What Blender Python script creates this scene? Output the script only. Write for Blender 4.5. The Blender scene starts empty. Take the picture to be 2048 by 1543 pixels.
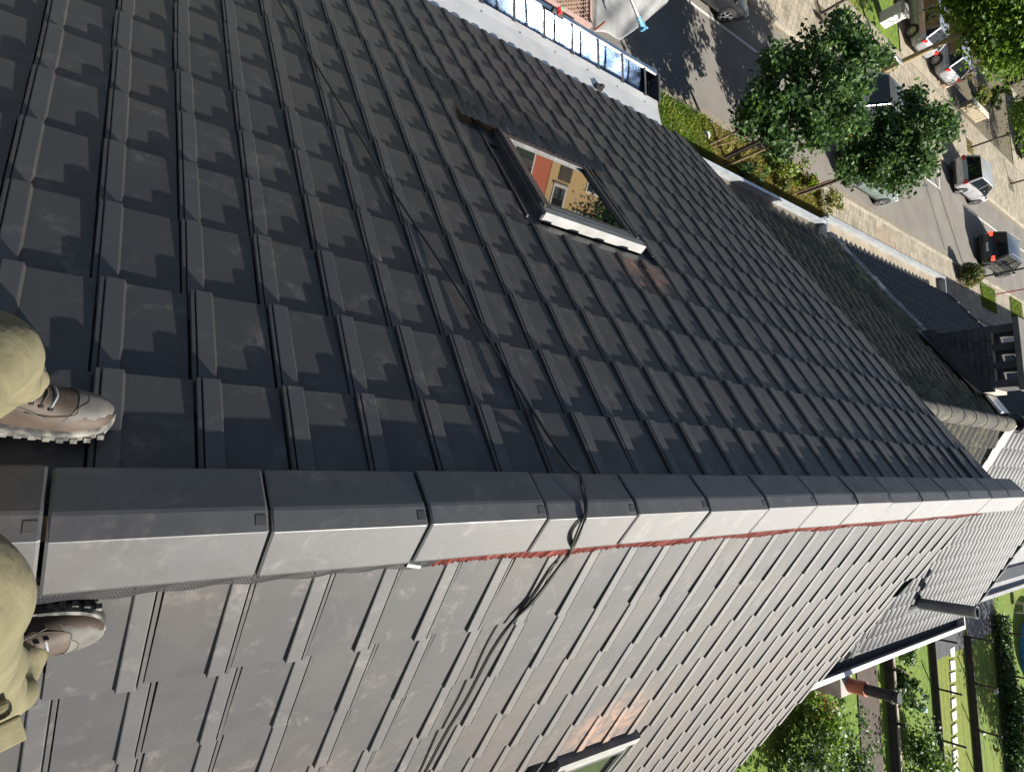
import bpy, bmesh, math, random
import numpy as np
from mathutils import Vector, Matrix, Quaternion
rad = math.radians
R = random.Random(7)
sc = bpy.context.scene
COL = sc.collection

# ------------------------------------------------------------------ camera
ZR = 9.0                                   # height of the roof apex above the street
FPX = 1219.2                               # focal length in pixels of the 2048 px wide photograph
CAMP = Vector((-0.0759, 0.0, 1.6238 + ZR))
C_R = Vector((-0.01179165, 0.79931324, 0.60079888))
C_U = Vector((-0.99000156, -0.09379393, 0.10535469))
C_B = Vector((0.14056269, -0.59354952, 0.79242734))
cam = bpy.data.cameras.new('camera'); cam_o = bpy.data.objects.new('camera', cam); COL.objects.link(cam_o)
cam.sensor_fit = 'HORIZONTAL'; cam.sensor_width = 36.0; cam.lens = 36.0 * FPX / 2048
cam.clip_start = 0.02; cam.clip_end = 2000
M = Matrix((C_R, C_U, C_B)).transposed().to_4x4(); M.translation = CAMP
cam_o.matrix_world = M; sc.camera = cam_o

# ------------------------------------------------------------------ sky and sun
SUN_AZ, SUN_EL = rad(52.0), rad(34.6)
SUN = Vector((math.sin(SUN_AZ) * math.cos(SUN_EL), math.cos(SUN_AZ) * math.cos(SUN_EL), math.sin(SUN_EL)))
w = bpy.data.worlds.new('World'); sc.world = w; w.use_nodes = True
nt = w.node_tree; bg = nt.nodes['Background']
sky = nt.nodes.new('ShaderNodeTexSky'); sky.sky_type = 'NISHITA'; sky.sun_disc = False
sky.sun_elevation = SUN_EL; sky.sun_rotation = SUN_AZ; sky.altitude = 50; sky.air_density = 1.0; sky.dust_density = 1.5; sky.ozone_density = 1.0
nt.links.new(sky.outputs[0], bg.inputs[0]); bg.inputs[1].default_value = 0.052
sl = bpy.data.lights.new('sun', 'SUN'); sl.energy = 5.0; sl.angle = rad(0.53); sl.color = (1.0, 0.955, 0.88)
so = bpy.data.objects.new('sun', sl); COL.objects.link(so); so.rotation_euler = SUN.to_track_quat('Z', 'Y').to_euler()
so.location = (20, 15, 30)
vs = sc.view_settings; vs.view_transform = 'Standard'; vs.look = 'None'; vs.gamma = 1.0; vs.use_curve_mapping = False
vs.exposure = 1.35

# ------------------------------------------------------------------ helpers
def ray(px, py):
    return C_R * ((px - 1024) / FPX) - C_U * ((py - 771.5) / FPX) - C_B
def G(px, py, z=0.0):
    """point of the horizontal plane at height z seen at a pixel of the photograph"""
    d = ray(px, py); t = (z - CAMP.z) / d.z
    return CAMP + d * t
def PJ(P):
    v = Vector(P) - CAMP; d = -v.dot(C_B)
    if d < 1e-3: return None
    return (1024 + FPX * v.dot(C_R) / d, 771.5 - FPX * v.dot(C_U) / d, d)

def tag(o, label=None, cat=None, group=None, kind=None):
    if label: o['label'] = label
    if cat: o['category'] = cat
    if group: o['group'] = group
    if kind: o['kind'] = kind
    return o
def empty(name, loc=(0, 0, 0), rz=0.0, **k):
    o = bpy.data.objects.new(name, None); COL.objects.link(o); o.location = loc; o.rotation_euler = (0, 0, rz)
    o.empty_display_size = 0.1
    return tag(o, **k)

class MB:
    def __init__(s): s.v = []; s.f = []; s.m = []
    def add(s, vs, fs, mi=0):
        b = len(s.v); s.v += [tuple(v) for v in vs]; s.f += [tuple(b + i for i in f) for f in fs]; s.m += [mi] * len(fs); return s
    def box(s, c, d, rz=0.0, rot=None, mi=0):
        x, y, z = d[0] / 2, d[1] / 2, d[2] / 2
        q = rot if rot is not None else Matrix.Rotation(rz, 3, 'Z')
        vs = [Vector(c) + q @ Vector((a * x, b * y, e * z)) for a in (-1, 1) for b in (-1, 1) for e in (-1, 1)]
        return s.add(vs, [(0, 1, 3, 2), (4, 6, 7, 5), (0, 4, 5, 1), (2, 3, 7, 6), (0, 2, 6, 4), (1, 5, 7, 3)], mi)
    def bx(s, x0, x1, y0, y1, z0, z1, mi=0):
        return s.box(((x0 + x1) / 2, (y0 + y1) / 2, (z0 + z1) / 2), (abs(x1 - x0), abs(y1 - y0), abs(z1 - z0)), mi=mi)
    def tube(s, pts, r, n=8, cap=True, mi=0):
        pts = [Vector(p) for p in pts]; rs = r if isinstance(r, (list, tuple)) else [r] * len(pts)
        t0 = (pts[1] - pts[0]).normalized(); a = t0.orthogonal().normalized(); rings = []
        for i, p in enumerate(pts):
            t = (pts[min(i + 1, len(pts) - 1)] - pts[max(i - 1, 0)]).normalized()
            a = (a - t * a.dot(t)); a = a.normalized() if a.length > 1e-6 else t.orthogonal().normalized(); b = t.cross(a)
            rings.append([p + (a * math.cos(2 * math.pi * k / n) + b * math.sin(2 * math.pi * k / n)) * rs[i] for k in range(n)])
        vs = [v for g in rings for v in g]; fs = []
        for i in range(len(pts) - 1):
            for k in range(n):
                fs.append((i * n + k, i * n + (k + 1) % n, (i + 1) * n + (k + 1) % n, (i + 1) * n + k))
        if cap:
            fs.append(tuple(range(n - 1, -1, -1))); fs.append(tuple((len(pts) - 1) * n + k for k in range(n)))
        return s.add(vs, fs, mi)
    def loft(s, rings, closed=True, cap=True, mi=0):
        n = len(rings[0]); vs = [v for g in rings for v in g]; fs = []
        for i in range(len(rings) - 1):
            for k in range(n if closed else n - 1):
                fs.append((i * n + k, i * n + (k + 1) % n, (i + 1) * n + (k + 1) % n, (i + 1) * n + k))
        if cap and closed:
            fs.append(tuple(range(n - 1, -1, -1))); fs.append(tuple((len(rings) - 1) * n + k for k in range(n)))
        return s.add(vs, fs, mi)
    def quad(s, a, b, c, d, mi=0): return s.add([a, b, c, d], [(0, 1, 2, 3)], mi)
    def mesh(s, name, mats=(), smooth=False):
        me = bpy.data.meshes.new(name); me.from_pydata(s.v, [], s.f); 
        for m in (mats if isinstance(mats, (list, tuple)) else [mats]): me.materials.append(m)
        if any(s.m): me.polygons.foreach_set('material_index', s.m)
        if smooth: me.polygons.foreach_set('use_smooth', [True] * len(me.polygons))
        me.update(); return me
    def build(s, name, mats, parent=None, smooth=False, recalc=True, loc=None, **k):
        me = s.mesh(name, mats, smooth)
        if recalc:
            b = bmesh.new(); b.from_mesh(me); bmesh.ops.recalc_face_normals(b, faces=b.faces); b.to_mesh(me); b.free()
        return link(name, me, parent, loc=loc, **k)
def link(name, me, parent=None, loc=None, mw=None, **k):
    o = bpy.data.objects.new(name, me); COL.objects.link(o)
    if parent is not None: o.parent = parent
    if loc is not None: o.location = loc
    if mw is not None: o.matrix_local = mw
    return tag(o, **k)
def smooth_by_angle(o, a=40):
    try: o.data.set_sharp_from_angle(angle=rad(a))
    except Exception: pass
    o.data.polygons.foreach_set('use_smooth', [True] * len(o.data.polygons))

# ------------------------------------------------------------------ materials
def mat(name, c1, c2=None, rough=0.6, scale=6.0, bump=0.0, bscale=60.0, metal=0.0, rnd=0.0, coord='Generated', detail=5, lo=.35, hi=.65, spec=.5, c3=None, s3=1.5, l3=.55, h3=.7, island=False, sub=0, rough2=None):
    m = bpy.data.materials.new(name); m.use_nodes = True; n = m.node_tree.nodes; l = m.node_tree.links
    b = n['Principled BSDF']; b.inputs['Roughness'].default_value = rough; b.inputs['Metallic'].default_value = metal
    b.inputs['Specular IOR Level'].default_value = spec
    if c2 is None and rnd == 0 and bump == 0 and c3 is None:
        b.inputs['Base Color'].default_value = (*c1, 1); return m
    g = n.new('ShaderNodeNewGeometry'); pos = g.outputs['Position']
    def noise(sc_, det=detail, dist=0.0):
        t = n.new('ShaderNodeTexNoise'); t.inputs['Scale'].default_value = sc_; t.inputs['Detail'].default_value = det; t.inputs['Distortion'].default_value = dist
        l.new(pos, t.inputs['Vector']); return t.outputs['Fac']
    def ramp(f, a, c):
        t = n.new('ShaderNodeMapRange'); t.inputs['From Min'].default_value = a; t.inputs['From Max'].default_value = c; l.new(f, t.inputs['Value']); return t.outputs['Result']
    def mix(f, A, Bc, typ='MIX'):
        t = n.new('ShaderNodeMix'); t.data_type = 'RGBA'; t.blend_type = typ
        for sck, val in ((0, f), (6, A), (7, Bc)):
            if hasattr(val, 'links') or hasattr(val, 'is_linked'): l.new(val, t.inputs[sck])
            elif isinstance(val, (int, float)): t.inputs[sck].default_value = val
            else: t.inputs[sck].default_value = (*val, 1)
        return t.outputs[2]
    colr = None
    if c2 is not None: colr = mix(ramp(noise(scale), lo, hi), c1, c2)
    else:
        rgb = n.new('ShaderNodeRGB'); rgb.outputs[0].default_value = (*c1, 1); colr = rgb.outputs[0]
    if c3 is not None: colr = mix(ramp(noise(s3, 7, .4), l3, h3), colr, c3)
    if rnd:
        if island: rv = g.outputs['Random Per Island']
        else:
            oi = n.new('ShaderNodeObjectInfo'); rv = oi.outputs['Random']
        t = n.new('ShaderNodeMapRange'); t.inputs['To Min'].default_value = 1 - rnd; t.inputs['To Max'].default_value = 1 + rnd; l.new(rv, t.inputs['Value'])
        hs = n.new('ShaderNodeHueSaturation'); l.new(t.outputs['Result'], hs.inputs['Value']); l.new(colr, hs.inputs['Color']); colr = hs.outputs['Color']
    l.new(colr, b.inputs['Base Color'])
    if rough2 is not None:
        t = n.new('ShaderNodeMapRange'); t.inputs['From Min'].default_value = .3; t.inputs['From Max'].default_value = .7
        t.inputs['To Min'].default_value = rough; t.inputs['To Max'].default_value = rough2; l.new(noise(scale * 1.7), t.inputs['Value']); l.new(t.outputs['Result'], b.inputs['Roughness'])
    if bump:
        bp = n.new('ShaderNodeBump'); bp.inputs['Strength'].default_value = bump; bp.inputs['Distance'].default_value = .01
        l.new(noise(bscale, 4), bp.inputs['Height']); l.new(bp.outputs['Normal'], b.inputs['Normal'])
    return m

def tile_material(name, island=False, spec=.42, kk=1.0):
    """anthracite clay tile: tone differs from tile to tile, dusty smears, terracotta dust where tiles were cut"""
    m = bpy.data.materials.new(name); m.use_nodes = True; n = m.node_tree.nodes; l = m.node_tree.links
    b = n['Principled BSDF']; b.inputs['Specular IOR Level'].default_value = spec
    g = n.new('ShaderNodeNewGeometry'); pos = g.outputs['Position']
    if island: rv = g.outputs['Random Per Island']
    else:
        oi = n.new('ShaderNodeObjectInfo'); rv = oi.outputs['Random']
    def noise(s_, det=5, dist=0., src=pos):
        t = n.new('ShaderNodeTexNoise'); t.inputs['Scale'].default_value = s_; t.inputs['Detail'].default_value = det; t.inputs['Distortion'].default_value = dist
        l.new(src, t.inputs['Vector']); return t.outputs['Fac']
    def mr(f, a, c, d=0., e=1.):
        t = n.new('ShaderNodeMapRange'); t.inputs['From Min'].default_value = a; t.inputs['From Max'].default_value = c
        t.inputs['To Min'].default_value = d; t.inputs['To Max'].default_value = e; l.new(f, t.inputs['Value']); return t.outputs['Result']
    def mix(f, A, B):
        t = n.new('ShaderNodeMix'); t.data_type = 'RGBA'; l.new(f, t.inputs[0])
        for k, v in ((6, A), (7, B)):
            if isinstance(v, tuple): t.inputs[k].default_value = (*v, 1)
            else: l.new(v, t.inputs[k])
        return t.outputs[2]
    def math_(op, A, B):
        t = n.new('ShaderNodeMath'); t.operation = op; t.use_clamp = True
        for k, v in ((0, A), (1, B)):
            if isinstance(v, (int, float)): t.inputs[k].default_value = v
            else: l.new(v, t.inputs[k])
        return t.outputs[0]
    # shift the pattern from tile to tile so smears stop at tile edges
    off = n.new('ShaderNodeVectorMath'); off.operation = 'MULTIPLY_ADD'; cx = n.new('ShaderNodeCombineXYZ')
    for k in range(3): l.new(rv, cx.inputs[k])
    l.new(cx.outputs[0], off.inputs[0]); off.inputs[1].default_value = (37., 53., 71.); l.new(pos, off.inputs[2]); tp = off.outputs[0]
    base = mix(rv, (.029 * kk, .029 * kk, .032 * kk), (.036 * kk, .036 * kk, .036 * kk))
    base = mix(mr(noise(2.2, 3), .45, .72), base, (.043, .039, .036))
    smear = math_('MULTIPLY', mr(noise(7, 6, 1.2, tp), .54, .74), mr(noise(45, 4, .6, tp), .35, .65))
    base = mix(math_('MULTIPLY', smear, .62), base, (.125, .112, .10))
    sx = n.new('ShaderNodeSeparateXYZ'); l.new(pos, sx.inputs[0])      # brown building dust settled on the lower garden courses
    dustg = math_('MULTIPLY', mr(sx.outputs['X'], .75, 1.6), mr(noise(3.2, 5, .5), .35, .6))
    base = mix(math_('MULTIPLY', dustg, .7), base, (.058, .043, .036))
    tint_s = math_('MULTIPLY', mr(sx.outputs['X'], -1.1, -3.2), mr(noise(1.6, 5, .6), .25, .6))     # uneven paler grey-brown tone towards the lower street courses
    base = mix(math_('MULTIPLY', tint_s, .8), base, (.060, .055, .049))
    specks = mr(noise(260, 2, 0, tp), .74, .78)
    base = mix(math_('MULTIPLY', specks, .35), base, (.35, .33, .3))
    for (cx_, cy_, cz_), rr, k in (((1.52, 2.95, ZR - 1.25), .42, .38), ((-1.42, 3.0, ZR - .95), .30, .5), ((-1.6, 2.2, ZR - 1.1), .18, .45)):
        d = n.new('ShaderNodeVectorMath'); d.operation = 'DISTANCE'; l.new(pos, d.inputs[0]); d.inputs[1].default_value = (cx_, cy_, cz_)
        f = math_('MULTIPLY', mr(d.outputs['Value'], rr, rr * .35), mr(noise(14, 6, .8, tp), .38, .6))
        base = mix(math_('MULTIPLY', f, k), base, (.36, .18, .10))
    l.new(base, b.inputs['Base Color'])
    l.new(mr(noise(9, 4, .5, tp), .3, .7, .50, .64), b.inputs['Roughness'])
    bp = n.new('ShaderNodeBump'); bp.inputs['Strength'].default_value = .10; bp.inputs['Distance'].default_value = .004
    l.new(noise(55, 5, 0, tp), bp.inputs['Height']); l.new(bp.outputs['Normal'], b.inputs['Normal'])
    return m

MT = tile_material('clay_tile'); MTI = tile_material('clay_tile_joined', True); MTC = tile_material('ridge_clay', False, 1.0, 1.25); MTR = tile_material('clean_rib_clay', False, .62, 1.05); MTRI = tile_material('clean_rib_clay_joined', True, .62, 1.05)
m_dark = mat('dark_void', (.012, .012, .013), rough=.9)
m_membrane = mat('roof_membrane', (.03, .03, .032), (.05, .05, .05), rough=.8)
m_zinc = mat('zinc', (.70, .69, .66), (.78, .77, .74), rough=.14, metal=1.0, scale=4, rough2=.32)
m_zinc_flange = mat('pale_zinc', (.52, .51, .49), (.62, .61, .58), rough=.42, metal=.55, scale=3, rough2=.55)
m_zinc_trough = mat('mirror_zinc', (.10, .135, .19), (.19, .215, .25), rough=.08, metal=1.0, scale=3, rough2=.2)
m_zinc_old = mat('old_zinc', (.40, .43, .46), (.55, .57, .58), rough=.45, metal=.6, scale=6)
m_alu = mat('aluminium_cover', (.22, .22, .215), (.17, .17, .165), rough=.5, metal=.3, scale=7)
m_alu_dark = mat('dark_aluminium', (.055, .055, .058), (.09, .088, .085), rough=.4, metal=.4, scale=9)
m_lead = mat('pleated_lead', (.024, .025, .030), (.05, .05, .055), rough=.45, scale=14, spec=.5)
m_glass = bpy.data.materials.new('window_glass'); m_glass.use_nodes = True
_b = m_glass.node_tree.nodes['Principled BSDF']; _b.inputs['Base Color'].default_value = (.012, .014, .016, 1); _b.inputs['Roughness'].default_value = .02; _b.inputs['IOR'].default_value = 1.9; _b.inputs['Specular IOR Level'].default_value = 1.0
m_carglass = bpy.data.materials.new('car_glass'); m_carglass.use_nodes = True
_b = m_carglass.node_tree.nodes['Principled BSDF']; _b.inputs['Base Color'].default_value = (.01, .012, .014, 1); _b.inputs['Roughness'].default_value = .04
m_cable = mat('cable_rubber', (.012, .012, .012), rough=.5)
m_net = mat('vent_net', (.02, .02, .022), rough=.5)
m_red = mat('red_pleats', (.22, .065, .05), (.32, .10, .08), rough=.6, scale=30)
m_wood = mat('weathered_wood', (.16, .10, .055), (.26, .18, .10), rough=.8, scale=9)
m_bark = mat('bark', (.07, .055, .042), (.13, .105, .08), rough=.95, scale=14, bump=.6, bscale=40)
m_barkpale = mat('pale_bark', (.20, .15, .075), (.30, .24, .13), rough=.95, scale=14)
m_asphalt = mat('asphalt', (.120, .109, .094), (.150, .137, .118), rough=.92, scale=.9, bump=.25, bscale=90, c3=(.155, .143, .122), s3=.5, l3=.5, h3=.75)
m_kerb = mat('kerb_stone', (.23, .205, .16), (.29, .26, .205), rough=.9, scale=5, rnd=.08)
m_slab = mat('paving_slab', (.20, .172, .125), (.262, .228, .172), rough=.92, scale=2.2, rnd=.14, c3=(.165, .14, .10), s3=.7)
m_slabi = mat('paving_slab_joined', (.20, .172, .125), (.262, .228, .172), rough=.92, scale=2.2, rnd=.14, island=True, c3=(.165, .14, .10), s3=.7)
m_joint = mat('joint_sand', (.13, .11, .08), (.19, .16, .115), rough=1., scale=8)
m_paint = mat('road_paint', (.46, .45, .42), (.33, .32, .30), rough=.8, scale=8, lo=.45, hi=.8)
m_soil = mat('soil', (.055, .045, .028), (.11, .09, .05), rough=1., scale=6)
m_lawn = mat('lawn', (.045, .095, .004), (.105, .165, .007), rough=1., scale=5.5, bump=1., bscale=28, c3=(.13, .16, .010), s3=.6, l3=.45, h3=.7)
m_lawn2 = mat('dry_lawn', (.085, .125, .007), (.15, .165, .012), rough=1., scale=5.5, bump=1., bscale=28, c3=(.10, .15, .015), s3=.8)
def leafmat(name, a, bcol, c=None):
    m = mat(name, a, bcol, rough=.55, scale=1.6, rnd=.25, island=True, spec=.35)
    n = m.node_tree.nodes; l = m.node_tree.links; b = n['Principled BSDF']
    tr = n.new('ShaderNodeBsdfTranslucent'); mx = n.new('ShaderNodeMixShader'); mx.inputs[0].default_value = .28
    tr.inputs[0].default_value = tuple(min(1, x * 1.5) for x in bcol) + (1,)
    l.new(b.outputs[0], mx.inputs[1]); l.new(tr.outputs[0], mx.inputs[2]); l.new(mx.outputs[0], n['Material Output'].inputs[0])
    return m
m_leaf_dark = leafmat('leaf_dark', (.020, .050, .014), (.045, .095, .024))
m_leaf_mid = leafmat('leaf_mid', (.03, .075, .012), (.075, .14, .02))
m_leaf_bright = leafmat('leaf_bright', (.06, .13, .008), (.13, .22, .015))
m_leaf_yellow = leafmat('leaf_yellow', (.11, .15, .012), (.22, .23, .03))
m_dry = leafmat('dry_grass', (.17, .14, .03), (.28, .22, .06))
m_flower = leafmat('red_flower', (.42, .07, .04), (.55, .16, .10))
m_moss = mat('mossy_tile', (.035, .033, .026), (.075, .068, .05), rough=.95, scale=9, rnd=.2, c3=(.10, .095, .06), s3=5, l3=.5, h3=.68, bump=.7, bscale=35)
m_mossi = mat('mossy_tile_joined', (.035, .033, .026), (.075, .068, .05), rough=.95, scale=9, rnd=.2, c3=(.13, .12, .07), s3=5, l3=.45, h3=.62, bump=.7, bscale=35, island=True)
m_lichen = mat('lichen_ridge', (.035, .034, .030), (.062, .058, .047), rough=.95, scale=9, c3=(.105, .10, .055), s3=9, l3=.5, h3=.75)
m_black_tile = mat('glazed_black_tile', (.022, .024, .028), (.032, .034, .039), rough=.55, spec=.32, scale=8, rnd=.15)
m_black_tilei = mat('glazed_black_tile_joined', (.022, .024, .028), (.032, .034, .039), rough=.55, spec=.32, scale=8, rnd=.15, island=True)
m_brick_dark = mat('sooty_render', (.035, .035, .036), (.062, .06, .058), rough=.95, scale=3.5, rnd=.25, bump=.4, bscale=30)
m_mortar = mat('pale_mortar', (.36, .32, .26), (.46, .42, .35), rough=.9, scale=6)
m_conc = mat('concrete', (.24, .22, .19), (.34, .31, .27), rough=.9, scale=5)
m_gutin = mat('weathered_gutter', (.20, .165, .115), (.28, .24, .18), rough=.75, scale=3, c3=(.20, .18, .15), s3=2)
m_gutin_dirty = mat('dirty_gutter', (.06, .052, .04), (.14, .115, .08), rough=.85, scale=4)
m_white = mat('white_paint', (.60, .60, .58), (.50, .50, .48), rough=.45, scale=4)
m_brick_red = mat('red_brick', (.33, .075, .035), (.42, .11, .05), rough=.85, scale=14)
m_brick_tan = mat('tan_brick', (.36, .235, .10), (.44, .30, .14), rough=.85, scale=14)
m_brick_wall = mat('brown_brick', (.20, .11, .07), (.28, .16, .10), rough=.9, scale=12)
m_black = mat('black_plastic', (.02, .02, .02), rough=.5)
m_blue = mat('blue_paint', (.06, .20, .30), (.09, .25, .34), rough=.5, scale=20)
m_redp = mat('red_paint', (.55, .03, .03), rough=.5)
m_steel = mat('galvanised_steel', (.28, .28, .28), (.38, .38, .37), rough=.45, metal=.7, scale=12)
m_tarp = mat('grey_tarpaulin', (.15, .15, .145), (.20, .20, .195), rough=.6, scale=4, bump=.5, bscale=5)
m_pinkmetal = mat('pink_primer', (.30, .195, .17), (.36, .24, .21), rough=.7, scale=10)
m_fence = mat('dark_fence', (.028, .022, .018), (.045, .036, .03), rough=.9, scale=8)
m_post = mat('post_black', (.015, .014, .014), rough=.7)
m_slate = mat('dark_slate', (.022, .024, .027), (.032, .034, .038), rough=.6, scale=3)
m_stone = mat('pale_stepping_stone', (.44, .41, .36), (.52, .49, .44), rough=.85, scale=6, rnd=.08)
m_pool = mat('blue_pool', (.012, .16, .42), (.02, .22, .50), rough=.35, scale=3)
m_poolrim = mat('pale_blue_rim', (.35, .55, .65), (.45, .62, .70), rough=.4, scale=5)
m_brown = mat('brown_felt', (.045, .032, .024), (.065, .046, .034), rough=.95, scale=3)
m_greywall = mat('grey_cladding', (.22, .22, .22), (.28, .28, .28), rough=.7, scale=3)
m_brown_pipe = mat('brown_pipe', (.28, .08, .04), (.36, .11, .06), rough=.6, scale=9)

# ================================================================== the re-roofed house
W = 0.23; PL, PR = 0.5924, 0.6981
SL0, GL, YL0 = 1.7049 * W, 1.546 * W, 0.214 * W
SR0, GR, YR0 = 3.0596 * W, 1.563 * W, 0.9983 * W
OL = [.0779, .0545, -.0193, -.0259, -.0157, -.0098, -.03]
OR_ = [-.1379, .0406, .0973]
dL = Vector((-math.cos(PL), 0, -math.sin(PL))); nL = Vector((-math.sin(PL), 0, math.cos(PL)))
dR = Vector((math.cos(PR), 0, -math.sin(PR))); nR = Vector((math.sin(PR), 0, math.cos(PR)))
AP = Vector((0, 0, ZR))
YV = 6.34                                                    # verge
def onL(y, s, n=0.0): return AP + Vector((0, y, 0)) + dL * s + nL * n
def onR(y, s, n=0.0): return AP + Vector((0, y, 0)) + dR * s + nR * n
def pixL(px, py, n=0.0):
    d = ray(px, py); t = (n - nL.dot(CAMP - AP)) / nL.dot(d); return CAMP + d * t
def pixR(px, py, n=0.0):
    d = ray(px, py); t = (n - nR.dot(CAMP - AP)) / nR.dot(d); return CAMP + d * t

LT = .46                                                     # tile length
TILT = .0135 / GL
def tile_mesh(name, width=W, verge=False):
    prof = [(.0005, -.040), (.0008, -.0025), (.003, -.0005), (.0115, -.0005), (.0125, -.012), (.0155, -.012), (.0163, .0003), (.019, .0008), (.060, .0008), (.0630, -.0003), (.0655, -.0120), (.068, -.0142), (.16, -.0147), (width - .0055, -.0147), (width - .004, -.036), (width + .001, -.037)]
    rise = lambda a_, u: -.0080 * min(1, -u / .36) if a_ < .064 else 0.0     # the rib stands higher at its lower end
    us = [(-LT, 0), (-.36, 0), (-.003, 0), (0, -.0022)]
    b = MB(); K = len(prof); vs = []
    for u, dh in us:
        for a, h in prof: vs.append((a, u, h + dh + u * TILT + rise(a, u)))
    for a, h in prof: vs.append((a, -.0005, min(h, -.002) - .0115 if h > -.02 else h - .003 if h > -.03 else h))   # lower lip of the front edge
    fs = []
    for i in range(len(us)):
        for k in range(K - 1): fs.append((i * K + k, i * K + k + 1, (i + 1) * K + k + 1, (i + 1) * K + k))
    b.add(vs, fs)
    if verge:
        b.add([(width - .002, -LT, -.0165 - LT * TILT), (width - .002, 0, -.017), (width + .012, 0, -.017), (width + .012, -LT, -.0165 - LT * TILT),
               (width - .002, -LT, -.13), (width - .002, 0, -.11), (width + .012, 0, -.11), (width + .012, -LT, -.13)],
              [(0, 1, 2, 3), (3, 2, 6, 7), (1, 5, 6, 2), (0, 4, 5, 1)])
    me = b.mesh(name, [MT, MTR])
    for pl in me.polygons:                                   # the raised rib is wiped clean, dust stays in the pan
        cs = [me.vertices[i].co.x for i in pl.vertices]
        if max(cs) < .064 and min(cs) > .015: pl.material_index = 1
    bm = bmesh.new(); bm.from_mesh(me); bmesh.ops.recalc_face_normals(bm, faces=bm.faces); bm.to_mesh(me); bm.free()
    # make sure the top looks up
    up = sum(p.normal.z * p.area for p in me.polygons)
    if up < 0: me.flip_normals()
    return me
TM = tile_mesh('roof_tile'); TMV = tile_mesh('verge_tile', W - .006, True)

house = empty('terraced_house', (0, 2.4, 0), label='freshly re-tiled dark anthracite house roof filling most of the picture', cat='house')
HB = house.location
def hp(name, mb, mats, par=None, smooth=False, recalc=True, **k):
    return kid(mb.build(name, mats, None, smooth, recalc, **k), par or house)
def kid(o, par):
    """parent a mesh whose vertices are in world space: a part of an Empty, or a sub-part of such a part"""
    o.parent = par
    o.matrix_parent_inverse = Matrix.Translation(-par.location) if par.type == 'EMPTY' else Matrix()
    return o
def place(o, par, mw):
    kid(o, par); o.matrix_basis = mw

Y0 = -1.56
# walls under the roof (pentagon prism) and sheathing
ex_l, ex_r = onL(0, 5.15, -.13), onR(0, 4.95, -.13)
b = MB()
pent = lambda y: [(ex_l.x + .25, y, 0), (ex_r.x - .25, y, 0), (ex_r.x - .25, y, ex_r.z - .03), (.02, y, ZR - .22), (ex_l.x + .25, y, ex_l.z - .03)]
b.loft([pent(Y0 + .05), pent(YV - .07)]); hp('wall', b, [m_brick_wall])
# roof_slopes: underlay boards carrying the tiles
def slope(name, on, s1, sgn):
    b = MB(); vs = []
    for y in (Y0, YV - .045):
        for s, n in ((.06, -.062), (s1, -.062), (s1, -.12), (.06, -.12)): vs.append(on(y, s, n))
    b.loft([vs[:4], vs[4:]]); return hp(name, b, [m_membrane])
street_slope = slope('street_roof_slope', onL, 5.33, -1)
garden_slope = slope('garden_roof_slope', onR, 5.0, 1)

cand = []
SKL = dict(rows=(5, 6, 7), cols=range(9, 14)); SKR = dict(rows=(5, 6, 7), cols=range(10, 14))
for side in (0, 1):
    nrow = 15 if side == 0 else 13
    for r in range(nrow):
        for i in range(-8, 28):
            if side == 0:
                y = YL0 + (i + (OL[r] if r < len(OL) else R.uniform(-.04, .03))) * W; 
                if r in SKL['rows'] and i in SKL['cols']: continue
            else:
                y = YR0 + (i + (OR_[r] if r < len(OR_) else .06)) * W
                if r in SKR['rows'] and i in SKR['cols']: continue
            if y < Y0 or y + W > YV + .12: continue
            verge = y + 1.5 * W > YV + .10
            s = (SL0 + GL * r) if side == 0 else (SR0 + GR * r)
            cand.append((side, r, i, y, s, verge))
rowoff = {}
for r in range(7, 15): rowoff[r] = R.uniform(-.05, .04)
tiles = []
for side, r, i, y, s, verge in cand:
    if side == 0:
        if r >= 7: y = YL0 + (i + rowoff[r]) * W
        a, u, n = Vector((0, 1, 0)), dL, nL; o = onL(y, s, 0)
    else:
        a, u, n = Vector((0, -1, 0)), dR, nR; o = onR(y + W, s, 0)
        # rotated the other way about: its lip looks up the street
        o = onR(y + .067, s, 0)
    yaw = R.gauss(0, .0035); roll = R.gauss(0, .004)
    if (side, r, i) == (0, 0, 24): roll = -.05
    a2 = (a + u * yaw + n * roll).normalized(); n2 = (n - a2 * n.dot(a2)).normalized(); u2 = n2.cross(a2)
    mw = Matrix((a2, u2, n2)).transposed().to_4x4(); mw.translation = o + n * R.gauss(0, .0011) + u * R.gauss(0, .0018)
    q = [PJ(mw @ Vector(c)) for c in ((0, 0, 0), (W, 0, 0), (W, -.357, -.02), (0, -.357, -.02))]
    area = 0
    if all(q):
        cx = sum(k[0] for k in q) / 4; cy = sum(k[1] for k in q) / 4
        if -60 < cx < 2100 and -60 < cy < 1600:
            area = abs(sum(q[k][0] * q[(k + 1) % 4][1] - q[(k + 1) % 4][0] * q[k][1] for k in range(4))) / 2
    tiles.append((area, side, verge, mw))
tiles.sort(key=lambda t: -t[0])
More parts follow.
